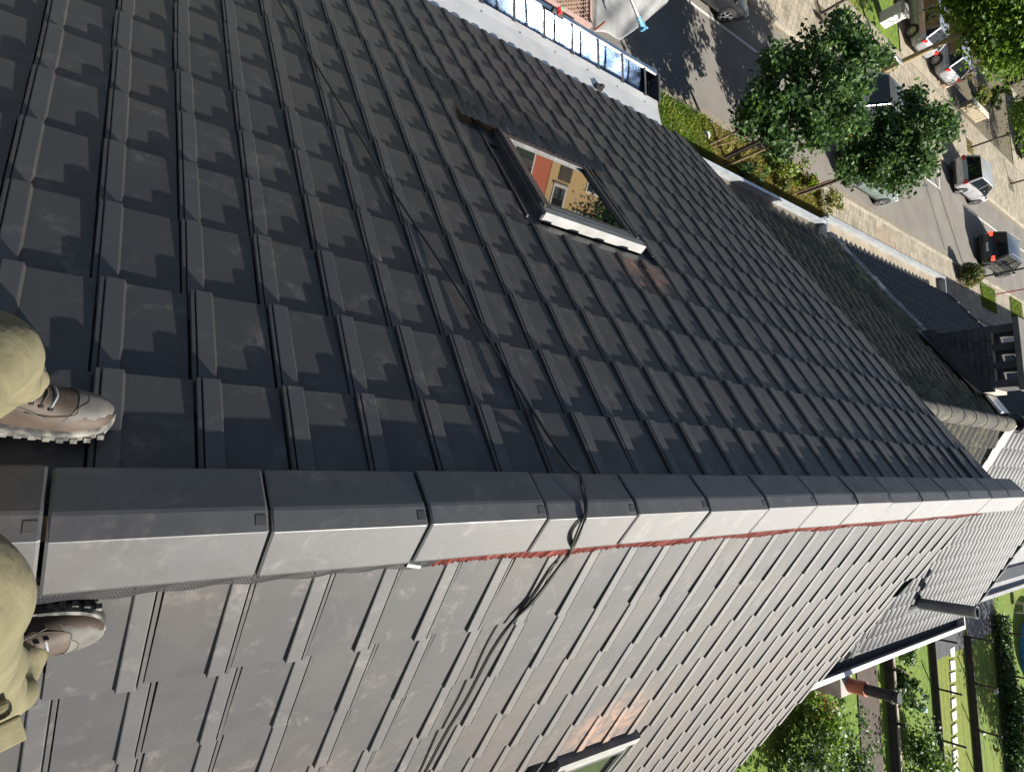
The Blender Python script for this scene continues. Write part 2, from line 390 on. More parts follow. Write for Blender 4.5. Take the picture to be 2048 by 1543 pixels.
def join_meshes(name, items, mat_, parent):
    vs = []; fs = []; base = 0; mi = []
    for me, mw in items:
        co = np.empty(len(me.vertices) * 3, 'f'); me.vertices.foreach_get('co', co); co = co.reshape(-1, 3)
        A = np.array(mw); vs.append(co @ A[:3, :3].T + A[:3, 3]); fs += [tuple(base + k for k in p.vertices) for p in me.polygons]; mi += [p.material_index for p in me.polygons]; base += len(co)
    me = bpy.data.meshes.new(name); me.from_pydata(np.concatenate(vs).tolist(), [], fs)
    for m_ in (mat_ if isinstance(mat_, list) else [mat_]): me.materials.append(m_)
    if isinstance(mat_, list): me.polygons.foreach_set('material_index', mi)
    if items[0][0].polygons[0].use_smooth:
        me.polygons.foreach_set('use_smooth', [True] * len(me.polygons))
        try: me.set_sharp_from_angle(angle=rad(50))
        except Exception: pass
    me.update()
    o = bpy.data.objects.new(name, me); COL.objects.link(o); return o
for k, (area, side, verge, mw) in enumerate(tiles[:300]):
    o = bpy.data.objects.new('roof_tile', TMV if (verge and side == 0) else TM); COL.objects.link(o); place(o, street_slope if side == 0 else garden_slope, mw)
for side in (0, 1):
    it = [(TMV if (v and side == 0) else TM, mw) for a, sd, v, mw in tiles[300:] if sd == side]
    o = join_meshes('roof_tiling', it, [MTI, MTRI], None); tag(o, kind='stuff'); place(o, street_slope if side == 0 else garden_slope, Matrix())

# verge boards closing the gable edge
b = MB()
for on, s1 in ((onL, 5.3), (onR, 5.0)):
    ring = lambda s: [on(YV - .035, s, -.03), on(YV - .012, s, -.03), on(YV - .012, s, -.22), on(YV - .035, s, -.22)]
    b.loft([ring(.1), ring(s1)])
hp('verge_board', b, [m_dark])

# ------------------------------------------------------------------ ridge tiles
RLn = 1.9218 * W; RY0 = .0021
prof = [(-.078, -.046), (-.074, -.040), (.013, .033), (.022, .0385), (.0725, .0583), (.0755, .0572), (.188, -.048), (.192, -.055)]
def cap_mesh(nm, L):
    b = MB(); ys = [.004, .010, L - .010, L - .004]
    rings = []
    for k, y in enumerate(ys):
        sh = .0025 if k in (0, 3) else 0
        lift = .002 * (1 - y / L)
        top = [(x + (sh if x < .04 else -sh), y, z - sh + lift) for x, z in prof]
        bot = [(x + (.013 if x < .04 else -.013), y, z - .017 + lift) for x, z in prof][::-1]
        rings.append(top + bot)
    b.loft(rings); me = b.mesh(nm, [MTC])
    bm = bmesh.new(); bm.from_mesh(me); bmesh.ops.recalc_face_normals(bm, faces=bm.faces); bm.to_mesh(me); bm.free(); return me
CM = cap_mesh('ridge_tile', RLn)
clip = MB(); clip.box((.046, -.022, .0480), (.026, .024, .0035), rot=Matrix.Rotation(-.38, 3, 'Y')); clipm = clip.mesh('clip', [m_alu_dark])
for k in range(-3, 15):
    y = RY0 + k * RLn
    if y > YV - .1: break
    mw = Matrix.Translation((R.gauss(0, .0015), y, ZR + R.gauss(0, .0012))) @ Matrix.Rotation(R.gauss(0, .003), 4, 'Z') @ Matrix.Rotation(R.gauss(0, .006), 4, 'Y')
    o = bpy.data.objects.new('ridge_tile', CM); COL.objects.link(o); place(o, house, mw)
    c = bpy.data.objects.new('clip', clipm); COL.objects.link(c); c.parent = o; c.location = (0, RLn, 0)
# ridge batten under the caps
b = MB(); b.bx(.025, .075, Y0, YV - .06, ZR - .10, ZR + .025); hp('ridge_batten', b, [m_wood])

# red pleated vent roll and black vent net below the garden edge of the ridge tiles
def vent_pt(y, t):           # t 0 under the cap .. 1 lying on the tiles
    a = Vector((.150, y, ZR - .040)); e = onR(y, .305, -.004); e.y = y
    return a.lerp(e, t)
b = MB(); y = 1.02; ph = 0; cols = []
while y < YV - .08:
    z = .0055 * (1 if ph % 2 else -1) * R.uniform(.7, 1.2)
    wv = 1 + .10 * math.sin(y * 9) + R.uniform(-.05, .05)
    cols.append([vent_pt(y, t * wv) + Vector((0, R.gauss(0, .0012), 0)) + nR * z * (.3 + t) for t in (0, .35, .7, 1.0)])
    y += .0085; ph += 1
for k in range(len(cols) - 1):
    for j in range(3): b.quad(cols[k][j], cols[k + 1][j], cols[k + 1][j + 1], cols[k][j + 1])
hp('vent_pleats', b, [m_red], recalc=False)
b = MB(); y0n, y1n = -.30, 1.03; cell = .0085; nx = int((y1n - y0n) / cell); nt_ = 8
def netp(i, j):
    y = y0n + i * cell; t = j / nt_
    return vent_pt(y, t * (.96 + .05 * math.sin(y * 7))) + nR * (.005 + .004 * math.sin(y * 40 + j) + .003 * math.sin(y * 13))
for i in range(nx):
    for j in range(nt_):
        for (p, q) in ((netp(i, j), netp(i + 1, j + 1)), (netp(i + 1, j), netp(i, j + 1))):
            t = (q - p).normalized(); sd = t.cross(nR).normalized() * .0023; up = nR * .0012
            b.quad(p - sd + up, p + sd + up, q + sd + up, q - sd + up)
hp('vent_net', b, [m_net], recalc=False)
b = MB()
for i in range(0, nx, 4): b.quad(*[vent_pt(y0n + (i + e) * cell, t) - nR * .012 for e, t in ((0, 0), (4, 0), (4, .9), (0, .9))])
hp('vent_backing', b, [m_dark], recalc=False)
b = MB(); v0 = pixR(812, 1126, .01); b.tube([v0, v0 + Vector((.01, .05, -.005))], .012, 10); hp('vent_clip', b, [m_alu])

# ------------------------------------------------------------------ roof windows
def strip(b, on, y0, y1, s0, s1, n0, n1, mi=0):
    ps = [on(y, s, n) for y in (y0, y1) for s in (s0, s1) for n in (n0, n1)]
    b.add(ps, [(0, 1, 3, 2), (4, 6, 7, 5), (0, 4, 5, 1), (2, 3, 7, 6), (0, 2, 6, 4), (1, 5, 7, 3)], mi)
def roof_window(on, y0, y1, s0, s1, par, apron=True, tipped=0.0):
    o = None
    b = MB()                                    # frame
    fw = .075
    strip(b, on, y0, y0 + fw, s0 + .08, s1, -.07, .030); strip(b, on, y1 - fw, y1, s0 + .08, s1, -.07, .030)
    strip(b, on, y0 + fw, y1 - fw, s1 - fw, s1, -.07, .026); strip(b, on, y0 + fw, y1 - fw, s0 + .08, s0 + .16, -.07, .028)
    fr = hp('roof_window', b, [m_alu_dark], par)
    for aa in ((y0 + .012, y0 + .028, s0 + .1, s1 - .01, .0305, .037), (y1 - .028, y1 - .012, s0 + .1, s1 - .01, .0305, .037), (y0 + fw - .006, y0 + fw + .012, s0 + .16, s1 - fw, .010, .024), (y1 - fw - .012, y1 - fw + .006, s0 + .16, s1 - fw, .010, .024)):
        b = MB(); strip(b, on, *aa); hp('frame_trim', b, [m_alu_dark], fr)
    b = MB(); strip(b, on, y0 - .012, y1 + .012, s0 + .015, s0 + .075, -.03, .034); strip(b, on, y0 - .006, y1 + .006, s0 + .075, s0 + .125, .0, .030)
    q = hp('top_cover', b, [m_alu]); kid(q, fr)
    b = MB(); strip(b, on, y0 + fw - .002, y1 - fw + .002, s0 + .155, s1 - fw + .002, -.004, .010)
    q = hp('pane', b, [m_glass]); kid(q, fr)
    b = MB()                                    # side flashings
    for ya, yb in ((y0 - .135, y0 - .003), (y1 + .003, y1 + .12)):
        strip(b, on, ya, yb, s0 - .04, s1 + .02, -.060, -.045)
        strip(b, on, yb - .02 if ya < y0 else ya, yb if ya < y0 else ya + .02, s0 + .02, s1, -.045, .012)
        yy = ya if ya < y0 else yb - .012
        strip(b, on, yy, yy + .012, s0, s1, -.045, -.012)
    strip(b, on, y0 - .10, y1 + .10, s0 - .10, s0 - .003, -.055, -.040)
    q = hp('side_flashing', b, [m_alu_dark]); kid(q, fr)
    if apron:                                   # crinkled pleated apron dressed over the tiles below
        b = MB(); cols = []; y = y0 - .29; k = 0
        while y < y1 + .24:
            wob = .012 * math.sin(y * 27) + .008 * math.sin(y * 61 + 1)
            out = 1 + .12 * math.sin(y * 13) + R.uniform(-.06, .06)
            z = (.014 if k % 2 else -.014) * R.uniform(.6, 1.3)
            # follow the rib / pan of the tiles underneath
            ph = ((y - YL0) / W) % 1.0; rib = .014 if ph < .36 else 0.0
            cols.append([on(y + R.gauss(0, .001) + t * .004 * math.sin(k), s1 - .01 + t * .215 * out, .030 + z * (.4 + t) + wob * t + (rib * .6 - .002) * t) for t in (0, .2, .45, .7, 1.0)])
            y += .026; k += 1
        for i in range(len(cols) - 1):
            for j in range(4): b.quad(cols[i][j], cols[i + 1][j], cols[i + 1][j + 1], cols[i][j + 1])
        q = hp('pleated_apron', b, [m_lead], recalc=False); kid(q, fr)
    return fr
roof_window(onL, 2.265, 3.145, 1.93, 2.93, house)
roof_window(onR, 2.66, 3.36, 2.16, 3.22, house, apron=True)

# ------------------------------------------------------------------ zinc box gutter along the street eave
gy1 = 5.86; e0 = Vector((-4.55, 0, ZR - 3.08)); gz = e0.z
b = MB()
sec = [(e0.x + .12, gz + .03), (e0.x - .20, gz - .035), (e0.x - .318, gz - .045), (e0.x - .325, gz - .185), (e0.x - .665, gz - .19), (e0.x - .67, gz - .05), (e0.x - .69, gz - .035), (e0.x - .745, gz - .04), (e0.x - .75, gz - .085)]
th = .004
r0 = [(x, Y0, z) for x, z in sec]; r1 = [(x, gy1, z) for x, z in sec]
r0b = [(x, Y0, z - th) for x, z in sec][::-1]; r1b = [(x, gy1, z - th) for x, z in sec][::-1]
b.loft([r0[2:6] + r0b[3:7], r1[2:6] + r1b[3:7]])
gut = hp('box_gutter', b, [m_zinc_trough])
b = MB(); b.loft([r0[:3] + r0b[6:], r1[:3] + r1b[6:]]); hp('gutter_flange', b, [m_zinc_flange], gut)
b = MB(); b.loft([r0[5:] + r0b[:4], r1[5:] + r1b[:4]]); hp('gutter_rim', b, [m_zinc], gut)
b = MB(); b.add([(x, gy1 + .002, z) for x, z in sec[2:6]], [(0, 1, 2, 3)])
b.box(((sec[2][0] + sec[6][0]) / 2, gy1 + .022, gz - .105), (.40, .035, .17)); q = hp('gutter_end', b, [m_alu_dark]); kid(q, gut)
y = -1.1
bb = MB(); bb.box((0, 0, 0), (.40, .034, .005)); bb.box((-.19, 0, -.012), (.02, .034, .02)); brm = bb.mesh('gutter_strap', [m_alu_dark])
while y < gy1 - .15:
    o = bpy.data.objects.new('gutter_strap', brm); COL.objects.link(o); place(o, gut, Matrix.Translation((e0.x - .49, y, gz - .036)) @ Matrix.Rotation(-.02, 4, 'Y')); y += .42
rv = MB(); rv.tube([(0, 0, 0), (0, 0, .008)], .008, 8); rvm = rv.mesh('rivet', [m_alu_dark])
y = -.9
while y < gy1 - .1:
    o = bpy.data.objects.new('rivet', rvm); COL.objects.link(o); place(o, gut, Matrix.Translation((e0.x - .20, y, gz - .036))); y += .5
b = MB(); b.box((e0.x + .0, 4.72, gz + .02), (.07, .10, .05)); b.box((e0.x - .02, 4.76, gz + .03), (.04, .05, .06)); hp('gutter_offcut', b, [m_black])

# ================================================================== ground, street, gardens
b = MB(); b.quad((-600, -600, -.06), (600, -600, -.06), (600, 900, -.06), (-600, 900, -.06)); tag(b.build('ground', [m_soil]), kind='structure')
NK, FK = -11.12, -16.60                                # near and far kerb
b = MB(); b.quad((NK, -40, 0), (NK, 220, 0), (FK, 220, 0), (FK, -40, 0)); road = tag(b.build('road', [m_asphalt]), kind='structure')
def sheet(name, x0, x1, y0, y1, z, m_, parent=None, mi=None):
    b = MB(); b.quad((x0, y0, z), (x1, y0, z), (x1, y1, z), (x0, y1, z)); return b.build(name, [m_], parent, **({} if parent is not None else dict(kind='structure')))
# gutter strip of the road
for nm, x0, x1 in (('gutter_strip', NK - .001, NK - .30), ('gutter_strip', FK + .30, FK + .001)):
    sheet(nm, x0, x1, -40, 220, .004, m_joint, road)
near_pave = sheet('pavement', -4.4, NK + .14, -30, 120, .070, m_joint); far_pave = sheet('pavement', FK - .14, -20.75, -30, 120, .070, m_joint)
near_kerb = sheet('kerb_bed', NK + .001, NK + .15, -30, 120, .02, m_joint); far_kerb = sheet('kerb_bed', FK - .15, FK - .001, -30, 120, .02, m_joint)
kb = MB(); kb.box((0, 0, 0), (.14, .985, .12)); km = kb.mesh('kerb_stone', [m_kerb])
for x, y0, y1, par in ((NK + .07, 10, 60, near_kerb), (FK - .07, 14, 64, far_kerb)):
    y = y0
    while y < y1:
        o = link('kerb_stone', km, par, loc=(x + R.gauss(0, .004), y, .055 + R.gauss(0, .003))); y += 1.0
# paving slabs
sb = MB(); t = .145
sb.loft([[(-t, -t, -.02), (t, -t, -.02), (t, t, -.02), (-t, t, -.02)], [(-t, -t, .014), (t, -t, .014), (t, t, .014), (-t, t, .014)], [(-t + .006, -t + .006, .019), (t - .006, -t + .006, .019), (t - .006, t - .006, .019), (-t + .006, t - .006, .019)]])
sm = sb.mesh('paving_slab', [m_slab]); 
def pave(par, x0, x1, y0, y1, skip=None):
    spots = []
    nx = int(round(abs(x1 - x0) / .30)); ny = int(round((y1 - y0) / .30))
    for i in range(nx):
        for j in range(ny):
            x = min(x0, x1) + .15 + .3 * i; y = y0 + .15 + .3 * j + (.15 if i % 2 else 0)
            if skip and skip(x, y): continue
            q = PJ((x, y, .08)); a = 0
            if q and -20 < q[0] < 2070 and -20 < q[1] < 1560: a = 1 / q[2]
            spots.append((a, x, y))
    spots.sort(key=lambda s_: -s_[0])
    for a, x, y in spots[:300]:
        o = link('paving_slab', sm, par); o.location = (x, y, .072 + R.gauss(0, .0022)); o.rotation_euler = (R.gauss(0, .006), R.gauss(0, .006), R.gauss(0, .006))
    rest = [(sm, Matrix.Translation((x, y, .072 + R.gauss(0, .002)))) for a, x, y in spots[300:]]
    if rest:
        o = join_meshes('paving', rest, m_slabi, par); o.parent = par; tag(o, kind='stuff')
bed_skip = lambda x, y: (x < -9.2 and y < 22.6)
GR_1, GR_2 = (-9.35, -10.75, 40.0, 42.3), (-9.6, -10.9, 45.2, 47.4)
def near_skip(x, y):
    if bed_skip(x, y): return True
    for a, c, d, e in (GR_1, GR_2):
        if c < x < a and d < y < e: return True
    return -10.9 < x < -10.0 and 36.3 < y < 37.6
pave(near_pave, -8.72, -10.97, 20.0, 52, near_skip)
PITS = [G(1639, 30), G(1765, 143), G(1936, 297), G(2018, 369)]
pave(far_pave, -16.76, -20.66, 17, 58, lambda x, y: any(abs(x - p.x) < .45 and abs(y - p.y) < .5 for p in PITS))
# planting bed and tree pits
b = MB(); bx0, bx1 = -9.25, NK + .15; n = 24
pts = [(bx0, 8), (bx1, 8), (bx1, 22.55), (bx0, 22.55)]
b.add([(x, y, .085) for x, y in pts], [(0, 1, 2, 3)]); bed = tag(b.build('planting_bed', [m_soil]), kind='structure')
for p in PITS:
    q = sheet('tree_pit', p.x - .42, p.x + .42, p.y - .48, p.y + .48, .078, m_soil)
for a, c, d, e in (GR_1, GR_2): sheet('grass_plot', c, a, d, e, .08, m_lawn)
# white markings: edge of the parking bays
b = MB(); y = 10.0; LX = -14.86
segs = []
for (p0, p1) in (((1365, -4), (1535, 122)), ((1686, 233), (1750, 283)), ((1838, 348), (1880, 378))):
    a, c = G(*p0), G(*p1); segs.append((a.y, c.y))
for i, (ya, yb) in enumerate([(8, segs[0][1] + .4), segs[1], (segs[1][1] + .001, segs[1][1] + 4.0), segs[2], (39.5, 62)]):
    sheet('road_marking', LX - .05, LX + .05, ya, yb, .005, m_paint, road)
q = G(1880, 378); sheet('road_marking', LX - .051, FK + .30, q.y - .05, q.y + .05, .0052, m_paint, road)
# thin asphalt repair seam across the lane
a, c = G(1846, 352), G(1890, 500)
b = MB(); dv = (c - a).normalized(); sd = Vector((-dv.y, dv.x, 0)) * .03
b.quad(*[tuple(v + Vector((0, 0, .0048))) for v in (a - sd, a + sd, c + sd, c - sd)]); b.build('repair_seam', [m_slate], road)
# manhole frame / trench plate in the near pavement
a = G(1770, 470, .1); sheet('trench_cover', a.x - .35, a.x + .55, a.y - .9, a.y + 1.0, .0935, mat('ochre_concrete', (.20, .155, .105), (.25, .195, .135), rough=.9, scale=4), near_pave)

# gardens on the other side
lawn = sheet('lawn', 4.3, 40, 12, 29.35, .01, m_lawn); lawn_b = sheet('lawn', 4.3, 40, 29.35, 33.35, .012, m_lawn2); lawn_c = sheet('lawn', 4.3, 40, 33.35, 37.6, .011, m_lawn); lawn_d = sheet('lawn', 4.3, 40, 37.6, 90, .010, m_lawn)
sheet('patio', 3.0, 7.35, 29.6, 33.2, .05, m_slate); sheet('patio', 3.0, 7.25, 33.55, 37.4, .052, m_slate)
sheet('patio', 4.0, 16, 22.95, 24.5, .05, m_brown)
path = sheet('garden_path', 7.2, 13.5, 30.9, 31.9, .0165, m_lawn2)
p0, p1 = G(1902, 1303), G(1909, 1535)
stm = None
for k in range(11):
    t = k / 9.0; c = p0.lerp(p1, t)
    b = MB(); j = [R.uniform(-.03, .03) for _ in range(8)]
    ring = lambda z, s_: [(-.19 * s_ + j[0], -.27 * s_ + j[1], z), (.19 * s_ + j[2], -.25 * s_ + j[3], z), (.18 * s_ + j[4], .27 * s_ + j[5], z), (-.19 * s_ + j[6], .25 * s_ + j[7], z)]
    b.loft([ring(-.03, 1), ring(.025, 1), ring(.035, .95)])
    o = b.build('stepping_stone', [m_stone], path, loc=(c.x, c.y, .03)); o.rotation_euler = (0, 0, R.uniform(-.05, .05))

# ================================================================== neighbouring roofs
RX, RZ = -0.85, ZR - 1.10
SLP_S = (3.45 - 1.10) / (4.42 - .85); SLP_G = .645
def pantile_mesh(name, w_, L, m_, amp=.028):
    b = MB(); K = 9; rows = [(-L, 0), (-.01, 0), (0, -.006), (0, -.03)]; vs = []
    for u, dh in rows:
        for k in range(K):
            a = k / (K - 1); h = amp * (math.cos(2 * math.pi * min(a / .62, 1)) * -.5 + .5) if a < .62 else -amp * .25 * math.sin(math.pi * (a - .62) / .38)
            vs.append((a * (w_ + .012), u, h + dh + u * .10))
    fs = []
    for i in range(len(rows) - 1):
        for k in range(K - 1): fs.append((i * K + k, i * K + k + 1, (i + 1) * K + k + 1, (i + 1) * K + k))
    b.add(vs, fs); me = b.mesh(name, [m_], True)
    bm = bmesh.new(); bm.from_mesh(me); bmesh.ops.recalc_face_normals(bm, faces=bm.faces); bm.to_mesh(me); bm.free()
    if sum(p.normal.z * p.area for p in me.polygons) < 0: me.flip_normals()
    try: me.set_sharp_from_angle(angle=rad(50))
    except Exception: pass
    return me
def tiled_slope(par, me, mi_, y0, y1, rx, rz, sl, sgn, s1, w_, gauge, limit=10, jit=.003, s_start=.08):
    """courses of pantiles from the ridge (rx, rz) down to slope length s1; sgn -1 street, +1 garden"""
    th = math.atan(sl); d = Vector((sgn * math.cos(th), 0, -math.sin(th))); n = Vector((sgn * math.sin(th), 0, math.cos(th)))
    a = Vector((0, -sgn, 0)); it = []
    s = s_start + gauge
    while s < s1 + .01:
        y = y0
        while y < y1 - w_ * .5:
            o = Vector((rx, 0, rz)) + d * (s + R.gauss(0, jit)) + n * R.gauss(0, jit * .6); o.y = (y if sgn < 0 else y + w_)
            mw = Matrix((a, a.cross(n) * -1 if False else n.cross(a), n)).transposed().to_4x4(); mw.translation = o
            mw = mw @ Matrix.Rotation(R.gauss(0, jit * 1.5), 4, 'Z')
            q = PJ(o - d * gauge * .5); ar = 0
            if q and -20 < q[0] < 2070 and -20 < q[1] < 1560: ar = 1 / q[2]
            it.append((ar, mw)); y += w_
        s += gauge
    it.sort(key=lambda t_: -t_[0]); return it
def put_tiles(par, slope_o, me, mi_, it, limit):
    for ar, mw in it[:limit]:
        o = bpy.data.objects.new('roof_tile', me); COL.objects.link(o); place(o, slope_o, mw)
    if it[limit:]:
        o = join_meshes('roof_tiling', [(me, mw) for ar, mw in it[limit:]], mi_, None); tag(o, kind='stuff'); place(o, slope_o, Matrix())
def visible_first(it): return it
def neighbour(name, label, y0, y1, rx, rz, ss, sg, xe, xg, wallm):
    """prism house: ridge at (rx, rz), street eave at x = xe, garden eave at x = xg"""
    h = empty(name, ((xe + xg) / 2, (y0 + y1) / 2, 0), label=label, cat='house')
    ze = rz + (xe - rx) * ss; zg = rz - (xg - rx) * sg
    pt = lambda y: [(xe + .28, y, 0), (xg - .28, y, 0), (xg - .28, y, zg - .02), (rx, y, rz - .16), (xe + .28, y, ze - .02)]
    b = MB(); b.loft([pt(y0 + .02), pt(y1 - .06)]); kid(b.build('wall', [wallm]), h)
    sl = []
    for nm, x1, z1 in (('street_roof_slope', xe, ze), ('garden_roof_slope', xg, zg)):
        b = MB(); d = Vector((x1 - rx, 0, z1 - rz)).normalized(); n_ = Vector((-d.z, 0, d.x)); n_ = n_ if n_.z > 0 else -n_
        ring = lambda y: [Vector((rx, y, rz)) - n_ * .055, Vector((x1, y, z1)) - n_ * .055, Vector((x1, y, z1)) - n_ * .10, Vector((rx, y, rz)) - n_ * .10]
        b.loft([ring(y0 + .01), ring(y1 - .03)]); sl.append(kid(b.build(nm, [m_membrane]), h))
    return h, sl, ze, zg
YB, YC = 11.08, 16.42
XE, XG = -4.45, 3.0
hB, (bS, bG), zeB, zgB = neighbour('terraced_house', 'narrow house with old mossy brown tiles just below the re-tiled roof', YV + .01, YB, RX, RZ, SLP_S, SLP_G, XE, XG, m_brick_wall)
hC, (cS, cG), zeC, zgC = neighbour('terraced_house', 'house with glossy black pantiles beyond the chimney stack', YB + .02, YC, RX - .02, RZ + .02, SLP_S, SLP_G, XE - .05, XG, m_brick_wall)
pm_old = pantile_mesh('old_pantile', .225, .40, m_moss, .045); pm_new = pantile_mesh('black_pantile', .20, .38, m_black_tile, .055)
LS = lambda x1, z1, rx, rz: math.hypot(x1 - rx, z1 - rz)
itS = tiled_slope(hB, pm_old, None, YV + .04, YB - .02, RX, RZ, SLP_S, -1, LS(XE, zeB, RX, RZ), .225, .335, jit=.006)
itG = tiled_slope(hB, pm_new, None, YV + .04, YB - .02, RX, RZ, SLP_G, 1, LS(XG, zgB, RX, RZ), .20, .31, jit=.003)
put_tiles(hB, bS, pm_old, m_mossi, itS, 220); 
upper = [t_ for t_ in itG if t_[1].translation.z > RZ - .95]; itG = [t_ for t_ in itG if t_[1].translation.z <= RZ - .95]
pm_lich = pm_new.copy(); pm_lich.name = 'lichen_pantile'; pm_lich.materials.clear(); pm_lich.materials.append(m_lichen)
put_tiles(hB, bG, pm_lich, m_lichen, upper, 40); put_tiles(hB, bG, pm_new, m_black_tilei, itG, 40)
itS = tiled_slope(hC, pm_new, None, YB + .05, YC, RX - .02, RZ + .02, SLP_S, -1, LS(XE - .05, zeC, RX, RZ), .20, .31, jit=.002)
itG = tiled_slope(hC, pm_new, None, YB + .05, YC, RX - .02, RZ + .02, SLP_G, 1, LS(XG, zgC, RX, RZ), .20, .31, jit=.002)
put_tiles(hC, cS, pm_new, m_black_tilei, itS, 150); put_tiles(hC, cG, pm_new, m_black_tilei, itG, 150)
# ridges
def half_round(y0, y1, x, z, r, m_, h, L=.42, nm='ridge_tile'):
    y = y0
    while y < y1 - .1:
        b = MB(); ye = min(y + L - .008, y1)
        ring = lambda yy, rr: [(x + math.cos(a) * rr, yy, z - .05 + math.sin(a) * rr * .95) for a in [math.pi * k / 8 for k in range(9)]] + [(x + math.cos(a) * (rr - .02), yy, z - .05 + math.sin(a) * (rr - .02) * .95) for a in [math.pi * k / 8 for k in range(8, -1, -1)]]
        b.loft([ring(y, r), ring(y + .03, r), ring(ye, r * .95)]); o = kid(b.build(nm, [m_]), h); smooth_by_angle(o); y += L
half_round(YV + .05, YB - .12, RX, RZ + .045, .115, m_lichen, hB)
half_round(YB + .10, YC, RX - .02, RZ + .07, .14, m_black_tile, hC)
# stepped verge tiles of the far gable of C
for k in range(13):
    th = math.atan(SLP_S); s = .12 + k * .31
    for sgn, slp, zz in ((-1, SLP_S, 0), (1, SLP_G, 0)):
        th = math.atan(slp); P = Vector((RX - .02, YC + .02, RZ + .04)) + Vector((sgn * math.cos(th), 0, -math.sin(th))) * (s + .15)
        if (sgn < 0 and P.x < XE) or (sgn > 0 and P.x > XG): continue
        b = MB(); b.box((0, 0, 0), (.33, .10, .07)); o = b.build('verge_tile', [m_black_tile]); 
        place(o, hC, Matrix.Translation(P) @ Matrix.Rotation(-sgn * -th if False else sgn * th + .05 * sgn, 4, 'Y'))
# zinc flashing between the two roofs
def along(y, x, lift=0.0, slp=SLP_S): return Vector((x, y, RZ - (abs(x - RX)) * slp + lift))
b = MB()
for k in range(12):
    xa, xb = -1.5 - k * .25, -1.5 - (k + 1) * .25
    l0, l1 = .055 + R.uniform(0, .02), .055 + R.uniform(0, .02)
    b.quad(along(YB - .10, xa, l0), along(YB + .02, xa, l0 + .03), along(YB + .02, xb, l1 + .03), along(YB - .10, xb, l1))
    b.quad(along(YB - .10, xa, l0), along(YB - .10, xb, l1), along(YB - .10, xb, l1 - .05), along(YB - .10, xa, l0 - .05))
kid(b.build('flashing', [mat('dull_lead', (.12, .125, .13), (.30, .29, .27), rough=.8, scale=7, lo=.45, hi=.7)], recalc=False), hB)
b = MB()
for k in range(4):
    xa, xb = RX + .02 + k * .25, RX + .02 + (k + 1) * .25
    l0, l1 = .07 + R.uniform(0, .03), .07 + R.uniform(0, .03)
    b.quad(along(YB - .18, xa, l0 - .03, SLP_G), along(YB - .18, xb, l1 - .03, SLP_G), along(YB - .03, xb, l1 + .02, SLP_G), along(YB - .03, xa, l0 + .02, SLP_G))
    b.quad(along(YB - .03, xa, l0 + .02, SLP_G), along(YB - .03, xb, l1 + .02, SLP_G), along(YB + .12, xb, l1 - .02, SLP_G), along(YB + .12, xa, l0 - .02, SLP_G))
kid(b.build('mortar_fillet', [m_mortar], recalc=False), hC)
# box gutters of B and C (street), white gutter of C (garden)
def box_gutter(h, y0, y1, x_in, z, wd, m_out, m_in, sgn=-1, rim=.05, nm='box_gutter', ends=True):
    b = MB(); x_o = x_in + sgn * wd
    b.bx(x_in, x_o, y0, y1, z - .17, z - .15); b.bx(x_o, x_o + sgn * .022, y0, y1, z - .17, z)
    b.bx(x_o - sgn * rim, x_o + sgn * .03, y0, y1, z + .0005, z + .022)
    if ends: b.bx(x_in, x_o, y1 - .02, y1, z - .149, z - .002); b.bx(x_in, x_o, y1 - rim, y1 - .0005, z + .0007, z + .021)
    g = kid(b.build(nm, [m_out]), h)
    b = MB(); b.bx(x_in, x_o - sgn * .002, y0, y1 - .022, z - .1495, z - .135); k = kid(b.build('gutter_lining', [m_in]), g)
    return g
box_gutter(hB, YV + .02, YB - .06, XE + .06, zeB - .02, .30, m_zinc_old, m_gutin_dirty, rim=.02)
box_gutter(hC, YB + .02, YC + .42, XE + .02, zeC - .02, .42, mat('grey_gutter', (.20, .215, .225), (.26, .275, .28), rough=.5, scale=4), m_gutin, rim=.035)
box_gutter(hC, YB - 3.5, YC + .05, XG - .06, zgC - .02, .24, m_white, m_slate, sgn=1, rim=.05)
b = MB(); b.bx(XE - .32, XE - .30, YB - .12, YB - .02, zeB - .3, zeB + .06); b.bx(XE - .34, XE - .1, YB - .04, YB - .015, zeB - .16, zeB + .0); kid(b.build('gutter_joint', [m_zinc_old]), hB)

# chimney stack on the party wall
chx0, chx1, chy0, chy1 = -2.28, -1.36, YB - .30, YB + .24
zt = ZR - 1.30
for z in [ZR + v for v in (-2, -1.5, -1, -.5, 0, .2, .4)]:
    q = PJ((chx0, chy0, z))
    if q and q[0] < 2046: zt = z
ch_top = zt + .20
b = MB(); b.bx(chx0 + .012, chx1 - .012, chy0 + .012, chy1 - .012, ZR - 3.2, ch_top - .34); chim = kid(b.build('chimney', [m_brick_dark]), hC)
z = ZR - 2.75; row = 0
bm_ = MB(); bm_.box((0, 0, 0), (.212, .10, .066)); brickm = bm_.mesh('brick', [m_brick_dark])
while z < ch_top - .36:
    for face in range(4):
        Lx = chx1 - chx0 if face < 2 else chy1 - chy0; nb = 4 if face < 2 else 2
        for k in range(nb):
            off = (k + .5 + (.0 if row % 2 else .5)) * Lx / nb
            if off > Lx - .08: off = Lx - .10
            if face == 0: P = (chx0 + off, chy0 + .045, z); rz = 0
            elif face == 1: P = (chx0 + off, chy1 - .045, z); rz = 0
            elif face == 2: P = (chx0 + .045, chy0 + off, z); rz = math.pi / 2
            else: P = (chx1 - .045, chy0 + off, z); rz = math.pi / 2
            if face == 1 or face == 3 and z < ZR - 1.9: continue
            o = bpy.data.objects.new('brick', brickm); COL.objects.link(o); place(o, chim, Matrix.Translation(P) @ Matrix.Rotation(rz, 4, 'Z') @ Matrix.Scale(R.uniform(.98, 1.03), 4))
    z += .075; row += 1
